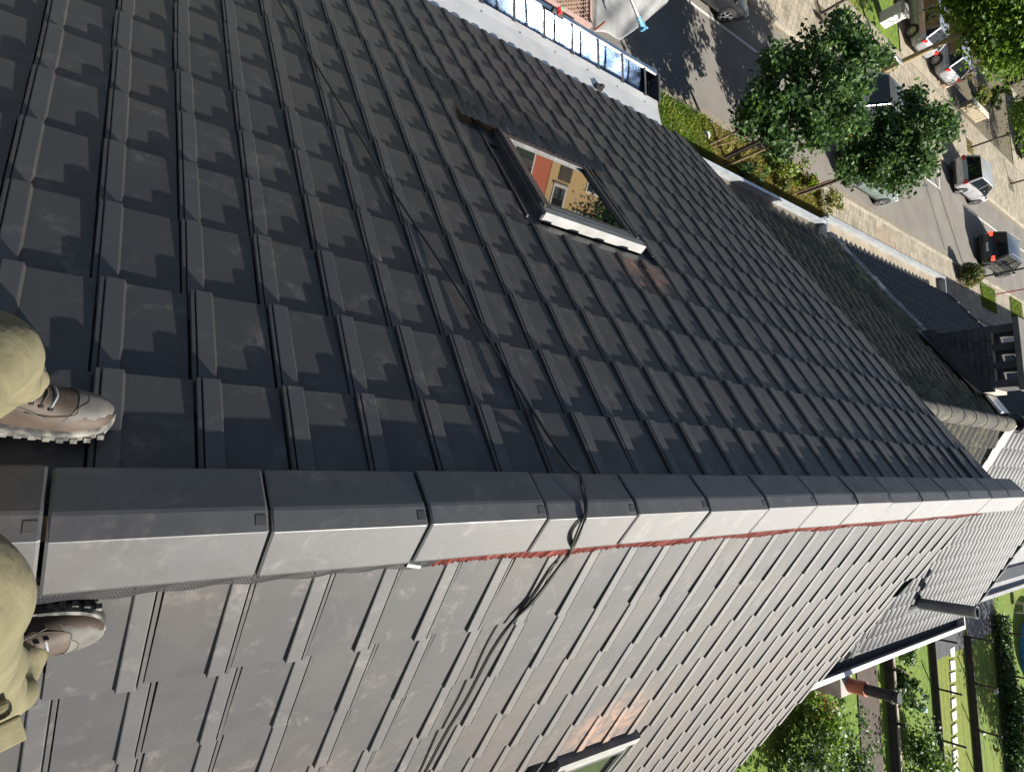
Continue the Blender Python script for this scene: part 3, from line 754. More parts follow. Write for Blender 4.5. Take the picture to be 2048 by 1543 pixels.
for k in range(4):                                   # piers carrying the cap slab: three openings between them
    xx = chx0 + .06 + k * (chx1 - chx0 - .12) / 3
    b = MB(); b.bx(xx - .055, xx + .055, chy0 + .02, chy1 - .02, ch_top - .34, ch_top - .07); kid(b.build('pier', [m_brick_dark]), chim)
    if k < 3:
        xm = xx + (chx1 - chx0 - .12) / 6
        b = MB(); b.bx(xm - .09, xm + .09, chy0 - .004, chy0 + .05, ch_top - .345, ch_top - .325); kid(b.build('opening_sill', [m_gutin]), chim)
b = MB(); b.bx(chx0 - .06, chx1 + .06, chy0 - .06, chy1 + .06, ch_top - .07, ch_top); kid(b.build('cap_slab', [mat('dark_concrete', (.09, .085, .078), (.13, .122, .11), rough=.95, scale=6)]), chim)
b = MB(); b.bx(chx1 + .002, chx1 + .05, chy0 + .02, chy1, ZR - 2.2, ch_top - .36); kid(b.build('render_edge', [m_mortar]), chim)
# lead apron round the stack
b = MB(); b.bx(chx0 - .10, chx1 + .02, chy0 - .20, chy0 - .002, along(0, chx1).z - .12, along(0, chx1).z - .115)
ap = [along(chy0 - .22, chx0 - .08, .075), along(chy0 - .22, chx1 + .05, .075), along(chy0 - .004, chx1 + .05, .085), along(chy0 - .004, chx0 - .08, .085)]
b = MB(); b.quad(*ap); b.quad(ap[3], ap[2], ap[2] + Vector((0, -.004, .16)), ap[3] + Vector((0, -.004, .16))); kid(b.build('lead_apron', [m_slate], recalc=False), chim)
# zinc valley on the garden side of the stack
b = MB(); q0 = along(YB - .30, -1.28, .09); b.box((-1.15, YB - .02, RZ - .12), (.30, .42, .03), rot=Matrix.Rotation(-.5, 3, 'Y')); kid(b.build('saddle_flashing', [m_zinc_old]), hC)

# flue pipes on the garden slope
def garden_hit(px, py):
    d = ray(px, py); th = math.atan(SLP_G); n_ = Vector((math.sin(th), 0, math.cos(th))); P0 = Vector((RX, 0, RZ)); t = n_.dot(P0 - CAMP) / n_.dot(d); return CAMP + d * t
fb = garden_hit(1826, 1204); h_ = .6
for k in range(80):
    q = PJ(fb + Vector((0, 0, .03 * k)))
    if q and q[0] > 1958: break
    h_ = .03 * k
b = MB(); r_ = .095; P = fb
ring = lambda z, rr: [(P.x + math.cos(a) * rr, P.y + math.sin(a) * rr, z) for a in [2 * math.pi * k / 20 for k in range(20)]]
b.loft([ring(P.z - .25, r_), ring(P.z + h_, r_), ring(P.z + h_, r_ * .86), ring(P.z + h_ - .35, r_ * .86)]); o = kid(b.build('flue_pipe', [mat('grey_flue', (.15, .155, .16), (.22, .225, .23), rough=.4, metal=.5, scale=7)]), hB); smooth_by_angle(o)
b = MB(); b.loft([ring(P.z + h_ - .03, r_ + .007), ring(P.z + h_ + .004, r_ + .007), ring(P.z + h_ + .004, r_ - .002), ring(P.z + h_ - .03, r_ - .002)]); kid(b.build('flue_rim', [m_steel]), o)
b = MB(); b.loft([ring(P.z - .10, .26), ring(P.z + .03, .16), ring(P.z + .10, .100)]); kid(b.build('flue_flashing', [m_slate]), o)

# ================================================================== vegetation
def leaf_mesh(name, centers, mats, size, seed, droop=.35, aspect=.62, mi=None, upright=0.0):
    """leaf-sized folded quads at the given centres"""
    rg = np.random.default_rng(seed); n = len(centers); C = np.asarray(centers, float)
    d = rg.normal(size=(n, 3)); d[:, 2] = d[:, 2] * .55 - droop + upright; d /= np.linalg.norm(d, axis=1)[:, None]
    u = rg.normal(size=(n, 3)); u[:, 2] = np.abs(u[:, 2]) + .4; s_ = np.cross(d, u); s_ /= np.linalg.norm(s_, axis=1)[:, None]; nn = np.cross(s_, d)
    L = size * rg.uniform(.6, 1.25, n)[:, None]; Wd = L * aspect
    a = C - d * L * .5; e = C + d * L * .5; m1 = C + s_ * Wd * .5 + nn * L * .08 - d * L * .06; m2 = C - s_ * Wd * .5 + nn * L * .08 - d * L * .06
    vs = np.stack([a, m1, e, m2], 1).reshape(-1, 3)
    me = bpy.data.meshes.new(name); me.vertices.add(n * 4); me.vertices.foreach_set('co', vs.ravel().astype('f'))
    me.loops.add(n * 4); me.loops.foreach_set('vertex_index', np.arange(n * 4, dtype='i')); me.polygons.add(n)
    me.polygons.foreach_set('loop_start', np.arange(0, n * 4, 4, dtype='i')); me.polygons.foreach_set('loop_total', np.full(n, 4, 'i'))
    for m_ in mats: me.materials.append(m_)
    if len(mats) > 1:
        me.polygons.foreach_set('material_index', (mi if mi is not None else rg.integers(0, len(mats), n)).astype('i'))
    me.update(calc_edges=True); return me
def crown_points(c, r, ncl, per, seed, shell=.55, cl=.42):
    """clumps spread unevenly through an ellipsoid"""
    rg = np.random.default_rng(seed); cs = []
    lobes = rg.normal(size=(7, 3)); lobes /= np.linalg.norm(lobes, axis=1)[:, None]
    while len(cs) < ncl:
        p = rg.normal(size=3); p /= np.linalg.norm(p); k = .82 + .42 * max(lobes @ p) ** 4 - .3 * max(0, -(lobes @ p).min() - .75) * 4
        rr = k * (shell + (1 - shell) * rg.random() ** .6) * (1 if rg.random() < .8 else rg.random())
        cs.append(p * rr)
    cs = np.array(cs) * np.array(r) + np.array(c)
    pts = []
    for p in cs:
        m_ = int(per * rg.uniform(.5, 1.5)); q = rg.normal(size=(m_, 3)) * cl * rg.uniform(.6, 1.2); q[:, 2] = q[:, 2] * .6 - .25 * (q[:, 0] ** 2 + q[:, 1] ** 2); pts.append(p + q)
    return np.concatenate(pts), cs
def lobed_points(c, lobes, seed, dens=1.0, spread=.9, leafsz=.17):
    """crown made of lobes: each seen direction is set at the crown's own distance, then spread in depth"""
    rg = np.random.default_rng(seed); D = -(Vector(c) - CAMP).dot(C_B); pts = []; cs = []
    for px_, py_, rp in lobes:
        for dd in (-spread, 0, spread):
            r_ = rp * D / FPX * (1.0 if dd == 0 else .72)
            P = np.array(CAMP + ray(px_ + rg.uniform(-8, 8), py_ + rg.uniform(-8, 8)) * (D + dd * rg.uniform(.5, 1.1))); cs.append(P)
            for k in range(int(7 * max(1, r_ / .35))):
                q = rg.normal(size=3); q /= np.linalg.norm(q); q = P + q * r_ * rg.uniform(.55, 1.0) * np.array([1, 1, .9])
                n_ = int(38 * dens * rg.uniform(.6, 1.4)); o = rg.normal(size=(n_, 3)) * .15 * np.array([1, 1, .7]); pts.append(q + o)
    return np.concatenate(pts), np.array(cs)
def tree(label, base, c, r, ncl, per, leaf, mats, seed, trunk_r=.08, barkm=None, group='street trees', name='street_tree', cl=.40, lobes=None):
    base = Vector(base); t = empty(name, base, label=label, cat='tree', group=group); rg = random.Random(seed)
    pts, cs = crown_points(c, r, ncl, per, seed, cl=cl) if lobes is None else lobed_points(c, lobes, seed)
    b = MB(); top = Vector(c) + Vector((0, 0, r[2] * .35)); h0 = Vector((base.x, base.y, max(base.z + .4, c[2] - r[2] * .75)))
    mid = h0.lerp(top, .5) + Vector((rg.uniform(-.08, .08), rg.uniform(-.08, .08), 0))
    b.tube([base - Vector((0, 0, .1)), base + Vector((0, 0, .25)), h0, mid, top], [trunk_r * 1.25, trunk_r, trunk_r * .85, trunk_r * .6, trunk_r * .15], 9)
    for k in range(0, len(cs), max(1, len(cs) // 16)):
        e = Vector(cs[k]); f = rg.uniform(0.0, .75); s0 = h0.lerp(top, f)
        if (e - s0).length < .3: continue
        m_ = s0.lerp(e, .5) + Vector((0, 0, .12)); b.tube([s0, m_, e], [trunk_r * .38, trunk_r * .25, trunk_r * .07], 5)
    o = kid(b.build('trunk', [barkm or m_bark]), t); smooth_by_angle(o)
    o = bpy.data.objects.new('crown', leaf_mesh('crown', pts, mats, leaf, seed)); COL.objects.link(o); kid(o, t)
    return t
t1 = tree('young tree with dark green crown between two wooden stakes', (-9.98, 16.1, .08), (-10.95, 16.0, 3.0), (1.6, 1.5, 1.4), 62, 300, .17, [m_leaf_dark, m_leaf_dark, m_leaf_mid], 11, lobes=[(1558, 128, 36), (1618, 112, 52), (1690, 72, 42), (1738, 118, 42), (1535, 200, 52), (1608, 196, 62), (1690, 175, 58), (1502, 228, 34), (1560, 268, 46), (1636, 268, 46), (1704, 236, 40), (1688, 40, 22)])
t2 = tree('young dark green tree whose crown hides the grey-green car', (-10.15, 20.72, .08), (-10.75, 20.55, 3.15), (1.45, 1.0, 1.5), 48, 300, .17, [m_leaf_dark, m_leaf_dark, m_leaf_mid], 23, lobes=[(1826, 206, 20), (1764, 244, 36), (1812, 250, 42), (1868, 236, 36), (1893, 258, 24), (1724, 292, 40), (1782, 300, 48), (1838, 296, 38), (1704, 330, 32), (1762, 348, 38), (1848, 330, 26), (1808, 342, 34)])
p = PITS[1]; t3 = tree('large bright green tree with thick ochre trunk by the driveways', (p.x, p.y, .08), (p.x - .7, p.y + .6, 4.9), (3.3, 3.0, 2.5), 190, 190, .22, [m_leaf_mid, m_leaf_bright, m_leaf_bright], 31, .13, m_barkpale, cl=.42)
p = PITS[2]; t4 = tree('slim tree on the far pavement behind the silver car', (p.x, p.y, .08), (p.x - .3, p.y + .3, 3.7), (1.9, 1.9, 1.7), 60, 130, .18, [m_leaf_mid, m_leaf_bright], 41, .06)
p = PITS[3]; t5 = tree('farthest slim tree on the far pavement', (p.x, p.y, .08), (p.x - .2, p.y, 4.2), (1.9, 1.9, 1.8), 50, 60, .18, [m_leaf_mid, m_leaf_dark], 43, .06)
p = PITS[0]; t0 = tree('tree on the far pavement cut off by the top edge', (p.x, p.y, .08), (p.x - .9, p.y - .3, 4.7), (1.7, 1.7, 1.5), 60, 70, .17, [m_leaf_mid, m_leaf_bright], 47, .07)

t6 = tree('tree on the far pavement outside the top edge, mirrored in the roof window', (-19.0, 18.3, .08), (-19.3, 18.9, 4.6), (1.1, 1.3, 1.5), 50, 120, .18, [m_leaf_dark, m_leaf_mid], 53, .07)

def stake(label, p, h, r_=.035, lean=(0, 0), m_=m_wood, cat='stake', name='tree_stake', group='wooden tree stakes'):
    b = MB(); p = Vector(p); q = p + Vector((lean[0], lean[1], h)); b.tube([p - Vector((0, 0, .1)), p.lerp(q, .5), q], r_, 7)
    o = b.build(name, [m_], label=label, cat=cat, group=group); return o
q = G(1413, 292, .08)
stake('pale wooden stake of the young tree, nearest the kerb', (q.x, q.y, .08), 1.75); q2 = G(1426, 298, .08)
stake('pale wooden stake leaning across its neighbour', (q2.x + .05, q2.y - .25, .08), 1.7, .026, (.05, .45)); 
q3 = G(1440, 321, .08); stake('thick wooden stake nearest the roof edge', (q3.x + .12, q3.y + .25, .08), 1.9, .045)
q = G(1578, 391, .08); stake('wooden stake beside the second young tree', (q.x, q.y, .08), 1.5, .03)
b = MB(); q = G(1408, 272, .08)
def blob(b, c, r, sx=1, sy=1, sz=1, seed=0, n=8):
    rg = random.Random(seed); rings = []
    for i in range(n + 1):
        th = math.pi * i / n; k = 10
        rings.append([(c[0] + math.sin(th) * math.cos(2 * math.pi * j / k) * r * sx * rg.uniform(.8, 1.2), c[1] + math.sin(th) * math.sin(2 * math.pi * j / k) * r * sy * rg.uniform(.8, 1.2), c[2] + math.cos(th) * r * sz * rg.uniform(.9, 1.1)) for j in range(k)])
    b.loft(rings)
blob(b, (q.x, q.y, .17), .13, 1, 1.2, .8, 3); b.build('plastic_bag', [m_white], label='crumpled white plastic bag beside the wooden stakes', cat='bag')

def shrub(label, c, r, n, leaf, mats, seed, name='shrub', group=None, ncl=None, droop=.1, aspect=.6, upright=.2, cat='shrub', stems=True):
    c = Vector(c); t = empty(name, c, label=label, cat=cat, group=group); ncl = ncl or max(6, n // 60)
    pts, cs = crown_points((c.x, c.y, c.z + r[2] * .75), r, ncl, max(5, n // ncl), seed, shell=.3, cl=.16 * max(r))
    pts = pts[pts[:, 2] > c.z]
    if stems:
        b = MB(); rg = random.Random(seed)
        for k in range(5):
            e = Vector(cs[k % len(cs)]); b.tube([c, c.lerp(e, .5) + Vector((0, 0, .05)), e], [.018, .012, .004], 5)
        kid(b.build('stem', [m_bark]), t)
    o = bpy.data.objects.new('foliage', leaf_mesh('foliage', pts, mats, leaf, seed, droop, aspect, upright=upright)); COL.objects.link(o); kid(o, t); return t
SG = 'shrubs in the street planting bed'
q = G(1535, 335, .1); shrub('tall fresh green shrub in the planting bed beside the kerb', (q.x, q.y, .09), (.55, .75, .75), 900, .13, [m_leaf_bright, m_leaf_yellow], 61, group=SG)
q = G(1600, 375, .1); shrub('yellow-green broad-leaved shrub at the second young tree', (q.x - .1, q.y, .09), (.40, .5, .45), 420, .16, [m_leaf_bright, m_leaf_yellow, m_leaf_yellow], 62, group=SG)
q = G(1480, 345, .1); shrub('low dark shrub against the old gutter', (q.x, q.y, .09), (.55, .7, .45), 600, .11, [m_leaf_mid, m_leaf_dark], 63, group=SG)
q = G(1625, 400, .1); shrub('rounded shrub at the end of the planting bed by the paving', (q.x + .1, q.y + .3, .09), (.5, .75, .55), 800, .11, [m_leaf_mid, m_dry], 64, group=SG)
q = G(1560, 372, .1); shrub('brownish dark shrub between the two young trees', (q.x, q.y - .2, .09), (.45, .6, .40), 520, .10, [m_leaf_dark, m_dry, m_leaf_mid], 65, group=SG)
# ground cover of the bed: tufts
def tufts(name, label, x0, x1, y0, y1, z, n, L, mats, seed, zones=None):
    rg = np.random.default_rng(seed); P = np.stack([rg.uniform(x0, x1, n), rg.uniform(y0, y1, n), np.full(n, z + L * .35)], 1)
    if zones is not None: P = P[zones(P)]
    o = bpy.data.objects.new(name, leaf_mesh(name, P, mats, L, seed, -.9, .16, upright=.6)); COL.objects.link(o); tag(o, label=label, cat='grass', kind='stuff'); return o
tufts('grass', 'green grass and weeds covering the street planting bed', -11.0, -9.3, 10.5, 15.4, .085, 9000, .22, [m_leaf_bright, m_leaf_yellow, m_leaf_mid], 71)
tufts('dry_grass', 'dry straw-coloured grass round the staked young trees', -11.0, -9.3, 14.6, 22.4, .085, 8000, .20, [m_dry, m_dry, m_leaf_yellow], 72)
for k, p in enumerate(PITS[1:3]): tufts('dry_grass', 'dry grass in a tree pit of the far pavement' + (' by the driveways' if k == 0 else ' behind the silver car'), p.x - .4, p.x + .4, p.y - .45, p.y + .45, .08, 350, .14, [m_dry], 73 + k)
for k, (a, c, d, e) in enumerate((GR_1, GR_2)): tufts('grass', 'grass of the square plot beside the ' + ('red pole' if k == 0 else 'near kerb, farther along'), c, a, d, e, .08, 2600, .16, [m_leaf_bright, m_leaf_mid, m_leaf_yellow], 80 + k)
# spiky shrub at the near kerb
q = G(1912, 558, .08); c = Vector((-10.45, 37.0, .08)); rg = np.random.default_rng(5); n = 2200
dirs = rg.normal(size=(n, 3)); dirs[:, 2] = np.abs(dirs[:, 2]) * 1.1 + .15; dirs /= np.linalg.norm(dirs, axis=1)[:, None]
P = np.array([c.x, c.y, c.z + .1]) + dirs * (rg.uniform(.15, 1, n) ** .6)[:, None] * np.array([.68, .68, .95])
t = empty('spiky_shrub', c, label='dark spiky shrub on the near pavement beside the black post', cat='shrub')
o = bpy.data.objects.new('foliage', leaf_mesh('foliage', P, [m_leaf_dark, m_dry, m_leaf_dark], .26, 9, -.3, .16, upright=.5)); COL.objects.link(o); kid(o, t)
b = MB(); b.tube([c, c + Vector((0, 0, .5))], [.06, .02], 7); kid(b.build('stem', [m_bark]), t)

# far-side front gardens: hedges and shrubs
FG = 'front garden shrubs across the street'
for k, (px_, py_, rr, mm, lb) in enumerate(((1975, 205, (.8, .8, .7), [m_leaf_bright, m_leaf_mid], 'bright green round shrub behind the low stone wall'), (1950, 195, (.6, .7, .5), [m_dry, m_leaf_mid], 'reddish brown shrub beside the brick pillar'), (2030, 240, (1.0, 1.2, .9), [m_leaf_mid, m_leaf_bright], 'green hedge bush at the right edge behind the low wall'), (2005, 150, (1.0, 1.0, .8), [m_leaf_bright, m_leaf_yellow], 'yellow-green shrub beside the dark slatted fence'), (2040, 110, (1.4, 1.4, 1.5), [m_leaf_dark, m_leaf_mid], 'dark bush below the large bright tree'))):
    q = G(px_, py_, .1); shrub(lb, (q.x, q.y, 0), rr, 900, .17, mm, 90 + k, group=FG)

# garden side
GS = 'garden shrubs behind the houses'
for k, (px_, py_, rr, n_, mm, lb, lf) in enumerate((
    (1600, 1455, (1.4, 1.5, 1.0), 2600, [m_leaf_mid, m_leaf_bright], 'broad green shrub beside the red flowers', .15),
    (1560, 1520, (1.3, 1.5, .9), 2200, [m_leaf_mid, m_leaf_dark], 'dark green shrub closest to the roof edge below', .15),
    (1680, 1500, (1.2, 1.4, .7), 1500, [m_leaf_dark, m_leaf_dark, m_leaf_mid], 'dark shrub in the shade of the first fence', .15),
    (1810, 1505, (1.4, 1.5, .9), 2400, [m_leaf_mid, m_leaf_dark, m_leaf_bright], 'wide leafy shrub on the lawn at the bottom edge', .16),
    (1785, 1370, (.9, .8, .6), 1400, [m_leaf_dark, m_leaf_mid], 'glossy dark shrub beside the pale fence rail', .17),
    (1790, 1300, (.8, .6, .5), 700, [m_leaf_mid, m_leaf_dark], 'leafy shrub just below the white garden gutter', .16),
    (2015, 1440, (2.0, 1.0, .8), 2200, [m_leaf_dark, m_leaf_mid], 'dark mixed hedge behind the third fence', .18))):
    q = G(px_, py_); shrub(lb, (q.x, q.y, 0), rr, n_, lf, mm, 110 + k, group=GS)
q = G(1622, 1418); shrub('shrub covered in red and salmon flowers', (q.x, q.y, 0), (.7, .8, .55), 700, .12, [m_flower, m_flower, m_leaf_mid], 130, group=GS)
# hedge along the third garden boundary
rg = np.random.default_rng(77); n = 9000; P = np.stack([rg.uniform(6.5, 15, n), rg.normal(37.55, .28, n), rg.uniform(.05, .55, n)], 1)
t = empty('hedge', (10, 37.5, 0), label='dark clipped hedge along the third garden boundary', cat='hedge')
o = bpy.data.objects.new('foliage', leaf_mesh('foliage', P, [m_leaf_dark, m_leaf_dark, m_leaf_mid], .15, 78)); COL.objects.link(o); kid(o, t)
for k in range(14):
    b = MB(); b.tube([(6.8 + k * .6, 37.55, 0), (6.85 + k * .6, 37.5, .5)], [.02, .01], 5); kid(b.build('stem', [m_bark]), t)
# tree farther down the gardens that shades the third lawn
tree('garden tree standing beyond the third lawn', (13.1, 39.2, 0), (12.9, 39.0, 4.0), (2.6, 2.4, 2.0), 80, 70, .2, [m_leaf_dark, m_leaf_mid], 141, .12, group='garden trees', name='garden_tree', cl=.5)

# ================================================================== fences
def wire_fence(label, y, x0, x1, base_h, post_h, step, y_dir=0.0):
    f = empty('garden_fence', ((x0 + x1) / 2, y, 0), label=label, cat='fence', group='garden boundary fences')
    x = x0
    while x < x1:
        b = MB(); b.bx(x + .03, min(x + step, x1) - .03, y - .025, y + .025, -.02, base_h); kid(b.build('base_board', [m_fence]), f)
        b = MB(); b.tube([(x, y, -.1), (x, y, post_h)], .042, 8); b.tube([(x, y, post_h), (x, y, post_h + .02)], .048, 8); kid(b.build('post', [m_post]), f); x += step
    for z in (base_h + .12, (base_h + post_h) / 2, post_h - .04):
        b = MB(); b.tube([(x0, y, z), (x1, y, z)], .004, 4); kid(b.build('wire', [m_post]), f)
    return f
wire_fence('dark board fence between the first lawn and the lawn with stepping stones', 29.42, 6.4, 15.4, .24, 1.0, 1.93)
wire_fence('dark board fence behind the row of stepping stones', 33.32, 6.9, 16.0, .28, 1.05, 1.93)
wire_fence('wire fence in front of the clipped hedge', 37.25, 7.2, 16.0, .20, 1.1, 1.93)
f = empty('garden_fence', (8.5, 25.2, 0), label='long pale-topped timber fence beside the brown terrace', cat='fence', group='garden boundary fences')
for k in range(6):
    xa = 5.0 + k * 1.83
    b = MB(); b.bx(xa + .05, xa + 1.78, 25.16, 25.20, .02, .32); kid(b.build('panel', [m_fence]), f)
    b = MB(); b.bx(xa - .04, xa + .04, 25.14, 25.22, -.1, .60); kid(b.build('post', [m_post]), f)
    b = MB(); b.bx(xa + .045, xa + 1.785, 25.11, 25.25, .322, .37); kid(b.build('top_rail', [m_gutin]), f)

# ================================================================== cars
def paint(name, c, rough=.28, metal=.3):
    m = mat(name, c, rough=rough, metal=metal); m.node_tree.nodes['Principled BSDF'].inputs['Coat Weight'].default_value = .5; return m
m_tyre = mat('tyre', (.018, .018, .018), rough=.85); m_rim = mat('alloy_rim', (.50, .50, .52), rough=.3, metal=.8)
m_tail = mat('tail_light', (.45, .01, .01), rough=.2); m_tail_on = mat('lit_brake_light', (.6, .02, .02), rough=.2)
_b = m_tail_on.node_tree.nodes['Principled BSDF']; _b.inputs['Emission Color'].default_value = (1, .08, .04, 1); _b.inputs['Emission Strength'].default_value = .8
m_head = mat('head_light', (.7, .7, .72), rough=.12, metal=.3); m_plate = mat('number_plate', (.62, .62, .60), rough=.5)
def car(label, loc, rz, L, Wd, H, pm, seed=0, lit=False, trim=None, rails=False, spokes=5, wagon=0.0):
    t = empty('parked_car', loc, label=label, cat='car', group='cars in the street'); t.rotation_euler = (0, 0, rz)
    def add(nm, mb, m_, par=None, sm=None):
        o = mb.build(nm, [m_], None); o.parent = par or t
        if sm: smooth_by_angle(o, sm)
        return o
    hw = Wd / 2; k = H / 1.5; zb = .92 * k
    # lower body: lofted along the length (y forward)
    st = [(-.500, .80, .34, .62), (-.492, .88, .28, .78), (-.47, .95, .24, .88), (-.40, .985, .20, .915), (-.2, 1., .19, .92), (.05, 1., .19, .91), (.20, .995, .19, .885), (.30, .98, .20, .85), (.40, .955, .21, .78), (.46, .91, .23, .70), (.487, .85, .26, .62), (.50, .74, .32, .52)]
    rings = []
    for y, wf, z0, z1 in st:
        w_ = hw * wf; a = z0 * k; c = z1 * k
        rings.append([(-w_ * .90, y * L, a), (-w_ * .985, y * L, a + .10 * k), (-w_, y * L, a + (c - a) * .45), (-w_ * .985, y * L, a + (c - a) * .72), (-w_ * .93, y * L, c - .015), (-w_ * .80, y * L, c), (0, y * L, c + .022), (w_ * .80, y * L, c), (w_ * .93, y * L, c - .015), (w_ * .985, y * L, a + (c - a) * .72), (w_, y * L, a + (c - a) * .45), (w_ * .985, y * L, a + .10 * k), (w_ * .90, y * L, a)])
    b = MB(); b.loft(rings); body = add('body', b, pm, None, 35)
    # cabin (glass house) and roof skin
    yr0, yr1, yf1, yf0 = (-.485 + .02, -.40 - wagon, .06, .27)
    wb, wt = hw * .915, hw * .74; zr = H
    gl = [(-wb * .97, yr0 * L, zb - .03), (wb * .97, yr0 * L, zb - .03), (wb, yf0 * L, zb - .06), (-wb, yf0 * L, zb - .06), (-wt * .96, yr1 * L, zr - .07), (wt * .96, yr1 * L, zr - .07), (wt, yf1 * L, zr - .055), (-wt, yf1 * L, zr - .055)]
    gl = [Vector(v) for v in gl]
    b = MB(); b.add(gl, [(0, 1, 5, 4), (1, 2, 6, 5), (2, 3, 7, 6), (3, 0, 4, 7)]); cab = add('window', b, m_carglass)
    n = 6; rr = []
    for i in range(n + 1):
        f = i / n; y = (yr1 + (yf1 - yr1) * f) * L; w_ = (wt * (.96 + .04 * f)) * 1.03; z = zr - .07 + .015 * f; bow = .06 * (1 - (2 * f - 1) ** 2) + .012
        rr.append([(-w_, y, z - .02), (-w_ * .97, y, z + .012), (-w_ * .6, y, z + bow * .8), (0, y, z + bow), (w_ * .6, y, z + bow * .8), (w_ * .97, y, z + .012), (w_, y, z - .02)])
    b = MB(); b.loft(rr); add('roof_panel', b, pm, None, 40)
    def bar(p, q, wd): bb = MB(); bb.tube([p, (p + q) / 2, q], wd, 6); return bb
    for p, q, wd in ((gl[0], gl[4], .05), (gl[1], gl[5], .05), (gl[2], gl[6], .032), (gl[3], gl[7], .032)): add('pillar', bar(p, q, wd), pm)
    for s_ in (-1, 1):
        yy = -.10 * L; p = Vector((s_ * wb * .995, yy, zb - .02)); q = Vector((s_ * wt * 1.0, yy * .9 - .05, zr - .06)); add('pillar', bar(p, q, .028), trim or pm)
        p = Vector((s_ * wb, yr0 * L, zb - .015)); q = Vector((s_ * wb, yf0 * L, zb - .05)); add('belt_trim', bar(p, q, .014), trim or m_black)
        # door seams, handles, sill
        for yy in (-.13, .13):
            b = MB(); b.box((s_ * hw * 1.0, yy * L, .60 * k), (.006, .008, .50 * k)); add('door_seam', b, m_black)
        for yy in (-.16, .06):
            b = MB(); b.box((s_ * (hw + .006), yy * L, .76 * k), (.02, .14, .025)); add('door_handle', b, trim or pm)
        b = MB(); b.box((s_ * (hw * .985), 0, .27 * k), (.03, L * .46, .06)); add('sill', b, m_black)
        b = MB(); blob(b, (s_ * (hw + .09), yf0 * L * .80, zb + .03), .085, 1, .7, .75, 1, 6); add('mirror', b, pm, None, 60)
        # lights
        b = MB(); b.box((s_ * hw * .80, -.487 * L, .78 * k), (hw * .30, .06, .17 * k)); b2 = add('tail_light', b, m_tail_on if lit else m_tail)
        b = MB(); b.box((s_ * hw * .66, .478 * L, .635 * k), (hw * .38, .10, .11 * k)); add('head_light', b, m_head)
        for yy in (-.305, .315):
            wr = .30 * (.95 + .05 * k); x = s_ * (hw - .07)
            b = MB(); prof_ = [(-.10, wr * .72), (-.10, wr * .93), (-.075, wr), (.065, wr), (.095, wr * .93), (.095, wr * .68)]
            rings = []
            for j in range(20):
                a = 2 * math.pi * j / 20; rings.append([(x + s_ * px_, yy * L + math.cos(a) * r_, wr + math.sin(a) * r_) for px_, r_ in prof_])
            b.loft(rings + [rings[0]], cap=False); wh = add('wheel', b, m_tyre, None, 40)
            b = MB(); b.tube([(x + s_ * .03, yy * L, wr), (x + s_ * .035, yy * L, wr)], wr * .70, 20); o = add('brake_disc', b, m_black, wh)
            b = MB()
            for j in range(spokes):
                a = 2 * math.pi * j / spokes + .3; d = Vector((0, math.cos(a), math.sin(a)))
                b.box(Vector((x + s_ * .082, yy * L, wr)) + d * wr * .36, (.02, wr * .62, wr * .17), rot=Matrix.Rotation(a, 3, 'X'))
            b.tube([(x + s_ * .07, yy * L, wr), (x + s_ * .097, yy * L, wr)], wr * .17, 10)
            rg_ = [[(x + s_ * .085, yy * L + math.cos(2 * math.pi * j / 20) * r_, wr + math.sin(2 * math.pi * j / 20) * r_) for r_ in (wr * .60, wr * .71)] for j in range(21)]
            b.loft(rg_, closed=False, cap=False); add('rim', b, m_rim, wh)
            b = MB(); rg_ = [[(s_ * (hw + .004), yy * L + math.cos(math.pi * j / 14) * r_, wr + math.sin(math.pi * j / 14) * r_) for r_ in (wr * .99, wr * 1.17)] for j in range(15)]
            b.loft(rg_, closed=False, cap=False); add('wheel_arch', b, m_black)
    b = MB(); b.box((0, -.502 * L, .60 * k), (.52, .012, .11)); add('number_plate', b, m_plate)
    b = MB(); b.box((0, -.494 * L, .34 * k), (Wd * .78, .05, .14)); add('rear_bumper', b, m_black)
    b = MB(); b.box((0, .497 * L, .40 * k), (Wd * .50, .05, .14)); add('grille', b, m_black)
    b = MB(); p, q = (gl[0] + gl[1]) / 2, (gl[4] + gl[5]) / 2; d = (q - p).normalized(); c = p.lerp(q, .25) + Vector((.05, -.03, 0)); b.tube([c, c + Vector((.28, 0, .06))], .009, 5); add('wiper', b, m_black)
    if rails:
        for s_ in (-1, 1):
            b = MB(); b.tube([(s_ * wt * .9, yr1 * L * .95, zr + .0), (s_ * wt * .9, yr1 * L * .9, zr + .06), (s_ * wt * .92, yf1 * L * .5, zr + .07), (s_ * wt * .92, yf1 * L * .9, zr + .01)], .015, 6); add('roof_rail', b, m_steel)
    return t
p_silver = paint('silver_paint', (.50, .50, .52), .25, .45); p_black = paint('black_paint', (.018, .018, .022), .2, .1); p_green = paint('grey_green_paint', (.16, .21, .20), .3, .3); p_grey = paint('dark_grey_paint', (.10, .105, .115), .25, .4); p_lgrey = paint('light_grey_paint', (.30, .31, .33), .25, .4)
q = G(1904, 380); car('silver small hatchback parked across from the black car', (-16.05, 38.55, 0), 0, 3.55, 1.66, 1.47, p_silver)
car('black estate car with lit brake lights driving along the lane', (-12.62, 42.0, 0), 0, 4.15, 1.74, 1.52, p_black, lit=True, rails=True, wagon=.05)
car('grey-green car half hidden under the second young tree', (-12.55, 26.0, 0), 0, 4.2, 1.74, 1.48, p_green, lit=True)
car('dark grey car in the parking bay behind the first young tree', (-15.80, 26.3, 0), math.pi, 4.2, 1.75, 1.47, p_grey)
car('grey car backed onto the driveway beside the white pillar', (-23.35, 33.15, .07), math.pi / 2, 4.2, 1.75, 1.5, p_lgrey, spokes=7)
